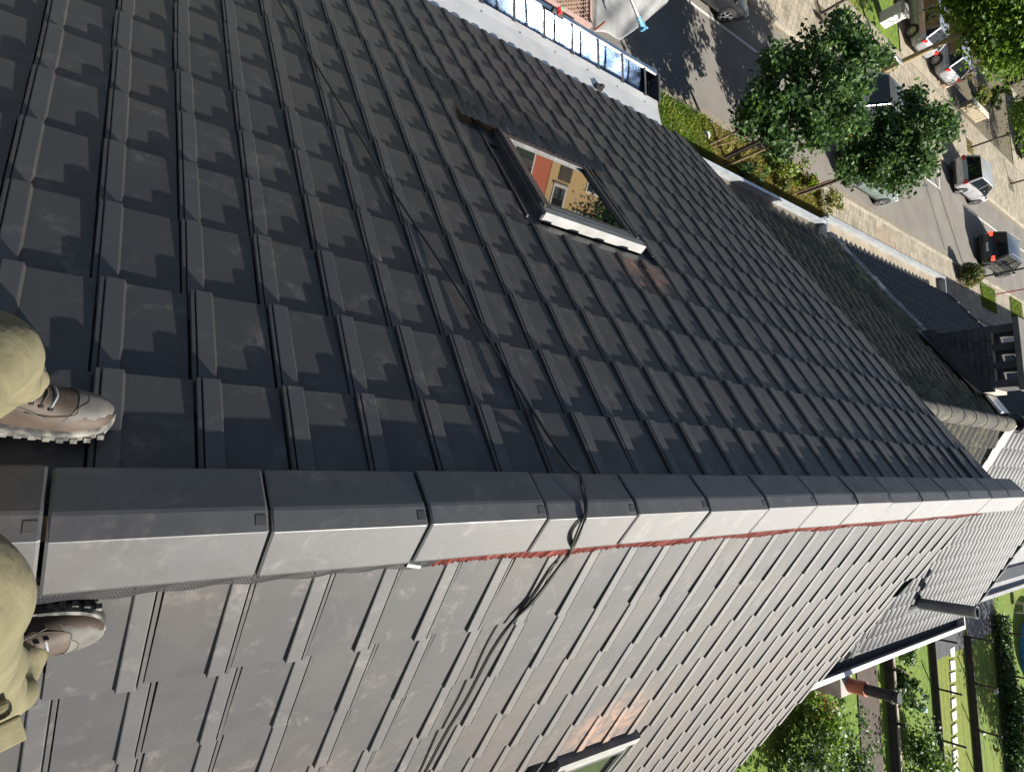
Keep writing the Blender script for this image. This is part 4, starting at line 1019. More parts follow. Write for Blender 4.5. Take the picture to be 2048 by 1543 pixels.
car('silver car on the driveway beside the brick pillar', (-23.15, 36.2, .07), math.pi / 2, 4.2, 1.75, 1.48, p_lgrey, spokes=7)
q = G(2035, 305); car('dark car at the right edge beyond the slim trees', (-23.6, 51.3, .07), math.pi / 2, 4.1, 1.75, 1.48, p_black)
q = G(1450, -14); car('black car in the parking bay at the top edge', (-15.8, q.y - 1.75, 0), 0, 4.1, 1.72, 1.46, p_black)
sheet('driveway', -20.76, -27, 31.6, 38.4, .068, m_slab); sheet('driveway', -20.76, -27, 49.5, 54, .066, m_slab)
sheet('front_garden', -20.76, -27, 38.42, 49.4, .05, m_soil); sheet('front_garden', -20.76, -27, 5, 31.5, .05, m_lawn)

# ================================================================== posts, pillars, walls across the street
def post(name, label, base, top, r_, m_, cat, extra=None):
    t = empty(name, base, label=label, cat=cat); b = MB(); b.tube([Vector(base) - Vector((0, 0, .1)), Vector(base).lerp(Vector(top), .5), top], r_, 9); kid(b.build('pole', [m_]), t); return t
q = G(1936, 560, .08); t = post('lamp_post', 'tall thin black lamp post at the near kerb beside the spiky shrub', (-10.62, 38.5, .08), (-10.62, 38.5, 5.2), .045, m_post, 'lamp post')
b = MB(); b.tube([(-10.62, 38.5, 5.15), (-11.1, 38.5, 5.35), (-11.7, 38.5, 5.4)], .035, 8); kid(b.build('arm', [m_post]), t); b = MB(); b.box((-11.9, 38.5, 5.38), (.5, .2, .09)); kid(b.build('lantern', [m_steel]), t)
t = post('signpost', 'thin red pole standing in the grass plot', (-10.46, 42.2, .08), (-10.46, 42.2, 2.6), .03, m_redp, 'pole'); b = MB(); b.tube([(-10.46, 42.17, 2.3), (-10.46, 42.15, 2.3)], .30, 20); kid(b.build('sign_plate', [m_white]), t)
q = G(1693, 171); a = PJ((0, 0, 0)); e = G(1789, 108, 2.05)
t = post('signpost', 'slim signpost with a long pale plate at the far kerb', (q.x - .35, q.y, .08), (e.x, e.y, 2.05), .035, m_steel, 'sign')
b = MB(); c = Vector((e.x, e.y, 2.05)); rings = [[(c.x + math.cos(a) * .09 * s_, c.y + math.sin(a) * .42 * s_, c.z + .12 + z) for a in [2 * math.pi * k / 20 for k in range(20)]] for z, s_ in ((-.05, .9), (0, 1), (.05, .85))]
b = MB(); b.loft([[(p_[0] + .35, p_[1] * 1.0, p_[2]) for p_ in rg_] for rg_ in rings]); kid(b.build('sign_plate', [m_steel]), t)
t = empty('pillar', (-21.45, 37.2 + .55, 0), label='pinkish brick gate pillar with dark slots beside the silver car', cat='pillar')
m_pink = mat('pink_brick', (.40, .25, .18), (.50, .33, .24), rough=.9, scale=9)
q = G(1885, 172, .08)
b = MB(); b.bx(q.x - .38, q.x, q.y - .1, q.y + .40, 0, 1.45); kid(b.build('shaft', [m_pink]), t); b = MB(); b.bx(q.x - .42, q.x + .04, q.y - .14, q.y + .44, 1.451, 1.52); kid(b.build('coping', [m_conc]), t)
for k in range(2):
    b = MB(); b.bx(q.x - .0, q.x + .006, q.y + .0, q.y + .28, .55 + k * .35, .72 + k * .35); kid(b.build('letter_slot', [m_black]), t)
q = G(1762, 47, .08); t = empty('pillar', (q.x, q.y, 0), label='white rendered gate pillar at the top edge', cat='pillar')
b = MB(); b.bx(q.x - .55, q.x, q.y - .05, q.y + .55, 0, 1.0); kid(b.build('shaft', [m_white]), t); b = MB(); b.bx(q.x - .60, q.x + .05, q.y - .10, q.y + .60, 1.001, 1.06); kid(b.build('coping', [m_conc]), t)
q = G(1922, 215, .08); t = empty('garden_wall', (q.x, q.y + 1, 0), label='low pale stone wall with slots beside the pavement', cat='wall')
for k in range(7):
    b = MB(); b.bx(q.x - .25, q.x, q.y + k * .36, q.y + k * .36 + .33, 0, .62 + R.uniform(-.02, .02)); kid(b.build('stone_block', [mat('ochre_stone', (.22, .185, .12), (.29, .245, .165), rough=.9, scale=6) if k == 0 else bpy.data.materials['ochre_stone']]), t)
b = MB(); b.bx(q.x - .30, q.x + .04, q.y - .02, q.y + 2.5, .66, .72); kid(b.build('coping', [m_mortar]), t)
q = G(2010, 175, .08); t = empty('slatted_fence', (q.x, q.y, 0), label='dark slatted fence with white capping across the street', cat='fence')
for k in range(6):
    b = MB(); b.bx(q.x - 3.0, q.x, q.y - .02, q.y + .02, .12 + k * .24, .31 + k * .24); kid(b.build('slat', [m_fence]), t)
for k in range(3):
    b = MB(); b.bx(q.x - 3.0 + k * 1.45, q.x - 2.92 + k * 1.45, q.y + .025, q.y + .1, 0, 1.62); kid(b.build('post', [m_post]), t)
b = MB(); b.bx(q.x - 3.05, q.x + .05, q.y - .06, q.y + .12, 1.625, 1.68); kid(b.build('capping', [m_white]), t)

# ================================================================== houses across the street (seen in the roof window's reflection)
def facade_house(label, y0, y1, x, depth, eave, ridge, wm, wins, door):
    h = empty('brick_house', (x - depth / 2, (y0 + y1) / 2, 0), label=label, cat='house')
    pt = lambda y: [(x, y, 0), (x - depth, y, 0), (x - depth, y, eave), (x - depth / 2, y, ridge - .1), (x, y, eave)]
    b = MB(); b.loft([pt(y0), pt(y1)]); kid(b.build('wall', [wm]), h)
    for sg in (0, 1):
        b = MB(); xa = x + .35 if sg == 0 else x - depth - .35
        dz = -.25
        ring = lambda y: [(xa, y, eave + dz), (x - depth / 2, y, ridge), (x - depth / 2, y, ridge - .09), (xa, y, eave + dz - .09)]
        b.loft([ring(y0 - .01 + sg * .002), ring(y1 - .01)]); kid(b.build('roof', [m_black_tile]), h)
    for (ya, yb, za, zb_) in wins:
        b = MB(); b.bx(x + .002, x + .05, ya, yb, za, zb_); f_ = kid(b.build('window', [m_white]), h)
        b = MB(); b.bx(x + .051, x + .06, ya + .08, yb - .08, za + .08, zb_ - .08); kid(b.build('pane', [m_glass]), f_)
        b = MB(); b.bx(x + .002, x + .14, ya - .08, yb + .08, za - .09, za - .003); kid(b.build('sill', [m_conc]), f_)
    b = MB(); b.bx(x + .002, x + .05, door[0], door[1], .1, 2.2); d_ = kid(b.build('door', [m_brown]), h); b = MB(); b.tube([(x + .051, door[0] + .12, 1.05), (x + .11, door[0] + .12, 1.05)], .025, 6); kid(b.build('handle', [m_steel]), d_)
    return h
facade_house('orange-red brick house reflected in the roof window', 13.4, 21.3, -28.2, 8, 5.6, 9.0, m_brick_red, [(14.2, 15.6, 3.3, 4.9), (18.6, 20.1, 1.0, 2.6), (18.4, 20.2, 3.3, 4.9), (14.2, 16.0, .9, 2.4)], (16.2, 17.1))
facade_house('tan brick house reflected in the roof window', 21.35, 28.4, -28.2, 8, 5.4, 8.8, m_brick_tan, [(21.8, 22.8, 2.5, 5.0), (23.7, 25.2, 3.6, 4.9), (24.2, 26.0, .9, 2.3)], (22.0, 22.9))

# ================================================================== annexes, pool and small things behind the houses
t = empty('annex', (2.6, 21.5, 0), label='grey clad flat-roofed annex with a dark roof light behind the far gable', cat='annex')
za = 4.45; qa = G(1955, 1200, za); qb = G(2046, 1166, za); ax1 = (qa.x + qb.x) / 2; ay0, ay1 = qa.y, qb.y + 1.0; ax0 = 1.62
b = MB(); b.bx(ax0, ax1, ay0, ay1, 0, za); kid(b.build('wall', [m_greywall]), t)
for a_ in ((ax0, ax1 + .05, ay0 - .05, ay0 + .05, za + .001, za + .10), (ax0, ax1 + .05, ay1 - .05, ay1 + .05, za + .001, za + .10), (ax1 - .05, ax1 + .05, ay0 + .051, ay1 - .051, za + .001, za + .10)):
    b = MB(); b.bx(*a_); kid(b.build('parapet', [m_greywall]), t)
b = MB(); b.bx(ax1 - .62, ax1 - .30, ay0 + .35, ay1 - .3, za + .001, za + .05); kid(b.build('roof_light', [m_slate]), t)
t = empty('terraced_house', (-1.4, 36, 0), label='far row of houses beyond the gable of the black-tiled house', cat='house')
b = MB(); b.loft([[(-4.4, y_, 0), (1.6, y_, 0), (1.6, y_, 4.9), (-1.2, y_, 6.9), (-4.4, y_, 4.9)] for y_ in (17.9, 58)]); kid(b.build('wall', [m_brick_wall]), t)
for sg, xa in ((0, -4.75), (1, 1.95)):
    b = MB(); ring = lambda y_: [(xa, y_, 4.72), (-1.2, y_, 7.1), (-1.2, y_, 7.0), (xa, y_, 4.62)]; b.loft([ring(17.8 + .01 * sg), ring(58.1)]); kid(b.build('roof', [m_black_tile]), t)
b = MB(); b.bx(1.951, 2.06, 19.5, 58.1, 4.60, 4.74); kid(b.build('fascia', [m_white]), t)
q = G(2056, 1308); c = Vector((q.x, q.y + .6, 0)); t = empty('paddling_pool', c, label='round bright blue pool at the right edge of the gardens', cat='pool')
ringp = lambda z, r_: [(c.x + math.cos(a) * r_, c.y + math.sin(a) * r_, z) for a in [2 * math.pi * k / 32 for k in range(32)]]
b = MB(); b.loft([ringp(0, 1.9), ringp(.9, 1.9), ringp(.9, 1.82), ringp(.05, 1.82)], cap=False); o = kid(b.build('wall', [m_pool]), t); smooth_by_angle(o)
b = MB(); b.loft([ringp(.88, 1.94), ringp(.96, 1.93), ringp(.96, 1.80), ringp(.88, 1.79)], cap=False); o = kid(b.build('rim', [m_poolrim]), t)
b = MB(); b.add(ringp(.78, 1.82), [tuple(range(32))]); kid(b.build('water', [m_pool]), t)
q = G(2030, 1213); t = empty('garden_chair', (q.x, q.y, 0), label='white plastic garden chair with a blue cushion near the gap', cat='chair')
b = MB(); b.box((q.x, q.y, .42), (.5, .5, .04)); kid(b.build('seat', [m_white]), t); b = MB(); b.box((q.x, q.y + .25, .70), (.5, .04, .5)); kid(b.build('backrest', [m_white]), t); b = MB(); b.box((q.x, q.y - .02, .47), (.40, .40, .06)); kid(b.build('cushion', [m_pool]), t)
for sx in (-1, 1):
    for sy in (-1, 1):
        b = MB(); b.tube([(q.x + sx * .22, q.y + sy * .22, .4), (q.x + sx * .24, q.y + sy * .24, .01)], .018, 6); kid(b.build('leg', [m_white]), t)
for k, (px_, py_, mm, lb) in enumerate(((1843, 1416, m_poolrim, 'small turquoise ball on the first lawn'), (1986, 1381, m_white, 'white toy lying in the shade of the third lawn'), (1989, 1498, m_leaf_yellow, 'yellow toy beside a post of the third lawn'), (1960, 1462, m_white, 'small white and dark toy on the third lawn'))):
    q = G(px_, py_); b = MB(); blob(b, (q.x, q.y, .11), .11, 1, 1, .9, k); b.build('toy', [mm], label=lb, cat='toy', group='toys on the lawns')
# brown terrace structure and the small flue with a block base by the garden verge
t = empty('flue_stack', (3.2, 9.2, 0), label='slim concrete stack with a short brown and black flue below the garden verge', cat='chimney')
q = G(1668, 1352, 5.15); fx, fy = q.x + .05, q.y
b = MB(); b.bx(fx - .20, fx + .20, fy - .20, fy + .20, 0, 5.35); kid(b.build('flue_block', [m_conc]), t)
b = MB(); b.tube([(fx + .05, fy + .1, 5.35), (fx + .05, fy + .1, 5.62)], .12, 14); kid(b.build('flue_collar', [m_brown_pipe]), t)
b = MB(); b.tube([(fx + .05, fy + .1, 5.621), (fx + .05, fy + .1, 6.12)], .09, 14); b.tube([(fx + .05, fy + .1, 6.0), (fx + .05, fy + .1, 6.04)], .11, 14); kid(b.build('flue_pipe', [m_black]), t)

# ================================================================== scaffold at the street eave
t = empty('scaffold', (-6.6, 4.5, 0), label='scaffold with pinkish mesh platform outside the street gutter', cat='scaffold')
dz = ZR - 3.9; dx0, dx1 = -7.2, -5.95; dy0, dy1 = 1.6, 5.55
q0 = G(1060, 0, dz); q1 = G(1183, 52, dz)
dx1 = q1.x + .02; dx0 = dx1 - .75; dy1 = q1.y
b = MB()
for k in range(int((dy1 - dy0) / .052)):
    y = dy0 + k * .052; off = .03 if k % 2 else 0
    for j in range(11):
        x = dx0 + .04 + off + j * .062
        b.add([(x, y, dz), (x + .031, y + .026, dz + .006), (x + .062, y, dz), (x + .062, y + .014, dz), (x + .031, y + .040, dz + .006), (x, y + .014, dz)], [(0, 1, 4, 5), (1, 2, 3, 4)])
kid(b.build('mesh_platform', [m_pinkmetal], recalc=False), t)
for a_ in ((dx0, dx0 + .03, dy0, dy1, dz - .05, dz + .02), (dx1 - .03, dx1, dy0, dy1, dz - .05, dz + .02), (dx0 + .031, dx1 - .031, dy1 - .04, dy1, dz - .05, dz + .02)):
    b = MB(); b.bx(*a_); kid(b.build('platform_edge', [m_pinkmetal]), t)
b = MB(); b.bx(dx0, dx1, dy0, dy1, dz - .10, dz - .08); kid(b.build('deck_underside', [m_wood]), t)
for k, (x, y) in enumerate(((dx0 - .06, dy1 - .3), (dx0 - .06, dy1 - 2.8), (dx1 + .10, dy1 + .28), (dx1 + .10, dy1 - 2.5))):
    b = MB(); b.tube([(x, y, 0), (x, y, dz + (.05 if k >= 2 else .9))], .024, 9); kid(b.build('standard', [m_steel]), t)
b = MB(); b.tube([(dx1 + .12, dy0, dz - .35), (dx1 + .12, dy1 + .5, dz - .35)], .024, 9); kid(b.build('ledger', [m_steel]), t)
b = MB(); b.tube([(dx1 + .03, dy1 + .05, dz + .02), (dx1 + .03, dy1 + .05, dz + .22)], .014, 8); kid(b.build('red_stay', [m_brown_pipe]), t)
a_, c_ = G(1258, -12, ZR - 3.55), G(1284, 52, ZR - 3.75); d_ = (c_ - a_)
b = MB(); b.tube([a_ - d_ * 1.2, c_], .026, 10); tb = kid(b.build('tube', [m_steel]), t)
b = MB(); b.tube([a_ - d_ * .1, a_ + d_ * .12], .0275, 10); kid(b.build('red_sleeve', [m_redp]), tb)
b = MB(); b.tube([c_ - d_ * .30, c_ + d_ * .02], .033, 10); b.box(c_ + Vector((0, .02, -.01)), (.10, .07, .07), rz=.4); b.tube([c_ + Vector((0, -.05, .0)), c_ + Vector((0, .10, .02))], .016, 8); kid(b.build('coupler', [m_blue]), tb)
# tarpaulin hanging outside the scaffold
cs_ = [G(1186, 64, ZR - 4.1), G(1183, -30, ZR - 4.1), G(1352, -30, ZR - 4.4), G(1340, 2, ZR - 4.4), G(1268, 62, ZR - 4.4), G(1236, 84, ZR - 4.3)]
n = 22; b = MB(); rg = random.Random(4); g_ = []
for i in range(n + 1):
    row_ = []
    for j in range(n + 1):
        u, v = i / n, j / n
        lo_ = cs_[0].lerp(cs_[5], min(1, u * 2.2)) if u < .45 else cs_[5].lerp(cs_[4], (u - .45) / .2) if u < .65 else cs_[4].lerp(cs_[3], (u - .65) / .35)
        hi_ = cs_[1].lerp(cs_[2], u)
        p_ = lo_.lerp(hi_, v); p_.z += .07 * math.sin(5 * u + 4 * v) + .025 * math.sin(13 * u - 7 * v); row_.append(p_)
    g_.append(row_)
b.loft(g_, closed=False, cap=False)
o = b.build('tarpaulin', [m_tarp], recalc=False, smooth=True, label='crumpled grey tarpaulin stretched outside the scaffold', cat='tarpaulin')
md = o.modifiers.new('thickness', 'SOLIDIFY'); md.thickness = .006
# coloured tool lying on the gutter rim
q = G(1113, 28, ZR - 3.05); t = empty('hand_tool', (q.x, q.y, q.z), label='red and green hand tool lying on the gutter rim', cat='tool')
b = MB(); b.tube([(q.x, q.y - .08, q.z + .02), (q.x + .01, q.y + .08, q.z + .02)], .035, 9); kid(b.build('grip', [m_black]), t)
b = MB(); b.tube([(q.x - .03, q.y - .02, q.z + .05), (q.x + .03, q.y + .01, q.z + .05)], .03, 9); kid(b.build('red_head', [m_redp]), t)
b = MB(); b.tube([(q.x - .06, q.y + .02, q.z + .035), (q.x - .05, q.y + .06, q.z + .035)], .03, 9); kid(b.build('green_cap', [mat('green_plastic', (.10, .30, .16), rough=.5)]), t)

# ================================================================== cables over the ridge
def spline(pts, n=12):
    out = []
    P_ = [Vector(p_) for p_ in pts]; P_ = [P_[0] * 2 - P_[1]] + P_ + [P_[-1] * 2 - P_[-2]]
    for i in range(1, len(P_) - 2):
        for k in range(n):
            t_ = k / n; a_, b_, c_, d_ = P_[i - 1], P_[i], P_[i + 1], P_[i + 2]
            out.append(.5 * ((2 * b_) + (c_ - a_) * t_ + (2 * a_ - 5 * b_ + 4 * c_ - d_) * t_ ** 2 + (-a_ + 3 * b_ - 3 * c_ + d_) * t_ ** 3))
    out.append(P_[-2]); return out
lft = [(515, -70), (600, 75), (700, 240), (790, 388), (905, 562), (1000, 715), (1062, 815), (1103, 880), (1140, 930), (1160, 950)]
rgt = [(1138, 1106), (1105, 1150), (1062, 1205), (1025, 1243), (985, 1300), (935, 1395), (893, 1465), (850, 1545), (815, 1600)]
def cap_pt(px, py, z): return G(px, py, ZR + z)
path_ = [pixL(x, y, .005) for x, y in lft] + [cap_pt(1171, 990, .040), cap_pt(1173, 1020, .060), cap_pt(1166, 1050, .058), cap_pt(1150, 1085, -.005)] + [pixR(x, y, .0065) for x, y in rgt]
b = MB(); b.tube(spline(path_, 8), .006, 8); b.build('cable', [m_cable], smooth=True, label='black cable running down the street slope and over the ridge', cat='cable', group='cables over the ridge')
lft2 = [(1166, 958)]; path2 = [cap_pt(1162, 965, .030), cap_pt(1168, 995, .043), cap_pt(1170, 1022, .060), cap_pt(1160, 1050, .058), cap_pt(1145, 1088, -.01)] + [pixR(x - 1, y + 5, .005) for x, y in rgt[:3]] + [pixR(x - 4, y + 2, .004) for x, y in rgt[3:]]
b = MB(); b.tube(spline(path2, 8), .0045, 8); b.build('cable', [m_cable], smooth=True, label='thinner black cable beside the first on the garden slope', cat='cable', group='cables over the ridge')

# ================================================================== the roofer standing astride the ridge
m_trous = mat('khaki_canvas', (.088, .080, .040), (.135, .121, .066), rough=.95, scale=9, bump=.55, bscale=22, c3=(.10, .085, .045), s3=9, l3=.5, h3=.7)
m_leather = mat('brown_leather', (.030, .020, .013), (.052, .036, .024), rough=.7, scale=14, c3=(.075, .062, .047), s3=26, l3=.60, h3=.85)
m_rub = mat('dusty_rubber', (.05, .048, .044), (.10, .095, .085), rough=.85, scale=18)
m_solem = mat('sole_rubber', (.04, .04, .038), (.20, .19, .165), rough=.85, scale=30, lo=.45, hi=.7)
m_lace = mat('grey_lace', (.16, .18, .20), rough=.8); m_skin = mat('skin', (.50, .30, .21), rough=.55); m_hair = mat('brown_hair', (.05, .03, .018), rough=.8); m_jack = mat('dark_work_jacket', (.06, .065, .075), (.09, .095, .10), rough=.9, scale=12)
m_orange = mat('orange_patch', (.55, .20, .05), rough=.8); m_seam = mat('dark_seam', (.035, .025, .02), rough=.9)  # dark brown of the boot seams, lace hooks and alternate laces
person = empty('person', (.05, -.12, ZR), label='roofer in khaki work trousers and worn brown boots standing astride the ridge', cat='person')
def boot(M_, flip):
    """M_ maps boot space (x sideways, y towards the toe, z up from the sole) to the world"""
    T = lambda x, y, z: M_ @ Vector((x * flip, y, z))
    st = [(0, .026, .030, .085), (.015, .036, .030, .115), (.05, .042, .030, .135), (.095, .043, .030, .135), (.125, .0445, .030, .122), (.155, .0475, .030, .106), (.185, .0515, .030, .092), (.215, .0535, .030, .081), (.245, .0515, .030, .072), (.27, .045, .030, .064), (.288, .034, .030, .056), (.298, .018, .032, .046)]
    b = MB(); rings = []
    for y, w_, z0, z1 in st:
        xo = .010 * math.sin(math.pi * min(1, y / .30)) * (1 if y > .1 else .5)
        rg_ = []
        for k in range(18):
            a = math.pi * k / 17
            ex = math.copysign(abs(math.cos(a)) ** .72, math.cos(a)); ez = math.sin(a) ** (.85 if y > .14 else .5)
            wrk = .0022 * math.sin(y * 210 + k) if .10 < y < .19 else 0
            rg_.append(T(ex * w_ + xo, y, z0 + (z1 - z0) * ez + wrk))
        rings.append(rg_)
    b.loft(rings); up = kid(b.build('boot', [m_leather]), person); smooth_by_angle(up, 60)
    b = MB(); rings = []; n = 26                       # sole: outline swept up, with a lighter welt
    def outline(k, g):
        a = 2 * math.pi * k / n; y = .150 - .155 * math.cos(a); 
        w_ = np.interp(y, [s_[0] for s_ in st], [s_[1] for s_ in st]) + .005 + g
        if y < .0: w_ = .02
        xo = .010 * math.sin(math.pi * min(1, max(0, y) / .30))
        return (math.sin(a) / max(.35, abs(math.sin(a))) * w_ * (1 if abs(math.sin(a)) > .35 else 1) + xo, y)
    for z, g in ((0, -.004), (.004, 0), (.022, .001), (.030, .002), (.034, -.004)):
        rings.append([T(*outline(k, g), z) for k in range(n)])
    b.loft(rings); o = kid(b.build('sole', [m_solem]), up); smooth_by_angle(o, 50)
    b = MB()                                           # tread lugs
    for k in range(11):
        for s_ in (-1, 1):
            y = .03 + k * .025; w_ = np.interp(y, [q_[0] for q_ in st], [q_[1] for q_ in st]); c = T(s_ * (w_ + .003) + .008, y, .008); b.box(c, (.010, .013, .016), rot=M_.to_3x3())
    kid(b.build('tread_lugs', [m_solem]), up).__setitem__('kind', 'stuff')
    # toe cap: a second skin over the front
    b = MB(); rings = []
    for y, w_, z0, z1 in [(.232, .0540, .030, .0785), (.245, .0530, .030, .0742), (.27, .0465, .030, .0660), (.288, .0358, .030, .0580), (.300, .0190, .031, .047)]:
        xo = .010 * math.sin(math.pi * min(1, y / .30)); rg_ = []
        for k in range(18):
            a = math.pi * k / 17; ex = math.copysign(abs(math.cos(a)) ** .72, math.cos(a)); yy = y - .035 * (abs(math.cos(a)) ** 2) * (1 if y < .25 else .3)
            ww = np.interp(yy, [q_[0] for q_ in st], [q_[1] for q_ in st]) + .0018 if y < .27 else w_
            zz = np.interp(yy, [q_[0] for q_ in st], [q_[3] for q_ in st]) + .0018
            rg_.append(T(ex * ww + xo, yy, z0 + (zz - z0) * math.sin(a) ** .85))
        rings.append(rg_)
    b.loft(rings, closed=False); o = kid(b.build('toe_cap', [m_rub]), up); smooth_by_angle(o, 60)
    # stitched seams
    def seam(pts, r_, m_, nm):
        b = MB(); b.tube(spline([T(*p_) for p_ in pts], 6), r_, 5); kid(b.build(nm, [m_]), up)
    tz = lambda y, d: np.interp(y, [q_[0] for q_ in st], [q_[3] for q_ in st]) + d
    def surf(f, y):                                    # point on the upper at arc fraction f (0..1 across)
        w_ = np.interp(y, [q_[0] for q_ in st], [q_[1] for q_ in st]); z1 = np.interp(y, [q_[0] for q_ in st], [q_[3] for q_ in st]); a = math.pi * f
        return (math.copysign(abs(math.cos(a)) ** .72, math.cos(a)) * w_ + .010 * math.sin(math.pi * min(1, y / .3)), y, .030 + (z1 - .030) * math.sin(a) ** (.85 if y > .14 else .5) + .0012)
    seam([surf(.12, .14), surf(.2, .18), surf(.3, .225), surf(.42, .232), surf(.5, .248), surf(.62, .245), surf(.72, .215), surf(.82, .19), surf(.9, .15)], .0016, m_seam, 'seam')
    seam([surf(.14, .03), surf(.15, .08), surf(.16, .13), surf(.15, .18)], .0014, m_rub, 'piping')
    for k in range(5):
        y = .118 + k * .017
        seam([surf(.33, y - .004), surf(.42, y), surf(.5, y + .004), surf(.58, y), surf(.67, y - .004)], .0030, m_seam if k % 2 else m_lace, 'lace')
        for f in (.32, .68):
            c = T(*surf(f, y - .003)); b = MB(); b.box(c, (.010, .008, .006), rot=M_.to_3x3()); kid(b.build('lace_hook', [m_seam]), up)
    seam([(.0, .120, tz(.12, .010)), (.022, .136, tz(.13, .022)), (.034, .152, tz(.14, .016)), (.018, .148, tz(.148, .008)), (.0, .126, tz(.126, .010))], .0024, m_lace, 'lace_loop')
    seam([(.0, .120, tz(.12, .010)), (-.016, .142, tz(.14, .010)), (-.022, .170, tz(.17, .0015))], .0020, m_lace, 'lace_end')
    b = MB(); p0 = surf(.88, .075); b.box(T(p0[0] - .001, p0[1], p0[2]), (.008, .03, .018), rot=M_.to_3x3()); kid(b.build('patch', [m_orange]), up)
    return up
def frame_on(n_, fwd, o):
    z = Vector(n_).normalized(); y = (Vector(fwd) - z * Vector(fwd).dot(z)).normalized(); x = y.cross(z); M_ = Matrix((x, y, z)).transposed().to_4x4(); M_.translation = o; return M_
zL = (nL * .75 + Vector((0, 0, .25))).normalized()
toe1 = pixL(228, 846, .004); f1 = Vector((.02, 1, 0)).normalized()
M1 = frame_on(nL, f1, toe1 - f1 * .305 + nL * .002)
boot(M1, 1)
toe2 = pixR(212, 1246, .004); f2 = Vector((.10, 1, 0)).normalized()
M2 = frame_on(nR, f2, toe2 - f2 * .305 + nR * .002)
boot(M2, -1)
def leg(name, cs_, rs, seed, amp=.006):
    """trouser leg: rings along a bent centre line, with drag folds"""
    rg = random.Random(seed); C_ = spline(cs_, 16); nR_ = len(C_); rings = []; n = 64
    ph = [rg.uniform(0, 6.28) for _ in range(6)]
    for i, c in enumerate(C_):
        f = i / (nR_ - 1); t_ = (C_[min(i + 1, nR_ - 1)] - C_[max(i - 1, 0)]).normalized()
        ax = Vector((1, 0, 0)); ax = (ax - t_ * ax.dot(t_)).normalized(); ay = t_.cross(ax)
        r_ = np.interp(f, np.linspace(0, 1, len(rs)), rs)
        row_ = []
        for k in range(n):
            a = 2 * math.pi * k / n
            fold = amp * (math.sin(3 * a + ph[0] + 14 * f) * (1 - f) + .7 * math.sin(5 * a + ph[1] - 22 * f) * max(0, 1 - 1.6 * f) + .5 * math.sin(2 * a + 9 * f + ph[2])) + amp * .8 * math.sin(60 * f + 2 * math.sin(a + ph[3])) * max(0, .45 - f) * 2
            cr = abs(math.sin(4.5 * a / 2 + 17 * f + ph[4])) ** .5 - .75; cr2 = abs(math.sin(26 * f + 1.5 * math.sin(2 * a + ph[5]))) ** .45 - .75
            fold += amp * .55 * cr * (.4 + .6 * math.sin(a + ph[1]) ** 2) + amp * .5 * cr2 * (1.1 - f)
            row_.append(c + (ax * math.cos(a) + ay * math.sin(a) * 1.08) * (r_ + fold))
        rings.append(row_)
    b = MB(); b.loft(rings, cap=False); o = kid(b.build(name, [m_trous]), person); smooth_by_angle(o, 75); md = o.modifiers.new('cloth', 'SOLIDIFY'); md.thickness = .004
    return o
a1 = M1 @ Vector((0, .085, .10)); a2 = M2 @ Vector((0, .085, .10))
Z = lambda x, y, z: Vector((x, y, ZR + z))
lg1 = leg('trouser_leg', [a1 + Vector((-.004, .006, -.01)), Z(a1.x - .01, -.105, .12), Z(a1.x - .015, -.115, .32), Z(-.12, -.19, .52), Z(-.03, -.25, .72)], [.066, .070, .078, .088, .105], 3)
lg2 = leg('trouser_leg', [a2 + Vector((.0, .010, -.01)), Z(a2.x + .0, -.075, .06), Z(.235, -.100, .28), Z(.14, -.108, .54), Z(.05, -.125, .80), Z(.05, -.27, 1.0)], [.072, .076, .082, .092, .102, .12], 5, .010)
# hem bands, cargo pocket, side seam
for lg, c, r_, up_ in ((lg1, a1 + Vector((-.004, .006, -.012)), .068, None), (lg2, a2 + Vector((0, .010, -.012)), .074, None)):
    b = MB(); b.tube([c + Vector((math.cos(a) * r_, math.sin(a) * r_ * 1.08, .0)) for a in [2 * math.pi * k / 28 for k in range(29)]], .0045, 6, cap=False); kid(b.build('hem', [m_trous]), lg)
pc = Z(.362, -.075, .20)
b = MB(); rot_ = Matrix.Rotation(-.35, 3, 'Y') @ Matrix.Rotation(.35, 3, 'Z'); b.box(pc, (.03, .13, .17), rot=rot_); o = kid(b.build('cargo_pocket', [m_trous]), lg2)
md = o.modifiers.new('soft', 'BEVEL'); md.width = .012; md.segments = 3
b = MB(); b.box(pc + Vector((.012, .01, .085)), (.045, .15, .012), rot=rot_ @ Matrix.Rotation(.45, 3, 'Y')); o = kid(b.build('pocket_flap', [m_trous]), lg2)
md = o.modifiers.new('soft', 'BEVEL'); md.width = .004; md.segments = 2
# body (one continuous skin), jacket, hair: behind and above the camera
def skin(name, joints, edges, m_, root=0, sub=2):
    me = bpy.data.meshes.new(name); me.from_pydata([j[:3] for j in joints], edges, []); me.materials.append(m_); o = bpy.data.objects.new(name, me); COL.objects.link(o)
    md = o.modifiers.new('skin', 'SKIN'); md.use_smooth_shade = True
    for i, j in enumerate(joints):
        sv = me.skin_vertices[0].data[i]; r_ = j[3]; sv.radius = r_ if isinstance(r_, tuple) else (r_, r_); sv.use_root = (i == root)
    ms = o.modifiers.new('sub', 'SUBSURF'); ms.levels = sub; ms.render_levels = sub
    return kid(o, person)
J = [(.05, -.27, ZR + .72, (.15, .10)), (.05, -.31, ZR + .92, (.14, .095)), (.05, -.34, ZR + 1.14, (.17, .11)), (.05, -.34, ZR + 1.27, (.09, .07)), (.05, -.33, ZR + 1.36, .052), (.05, -.31, ZR + 1.44, (.062, .072)), (.05, -.305, ZR + 1.54, (.074, .09)), (.05, -.31, ZR + 1.61, (.05, .06))]
E_ = [(i, i + 1) for i in range(7)]
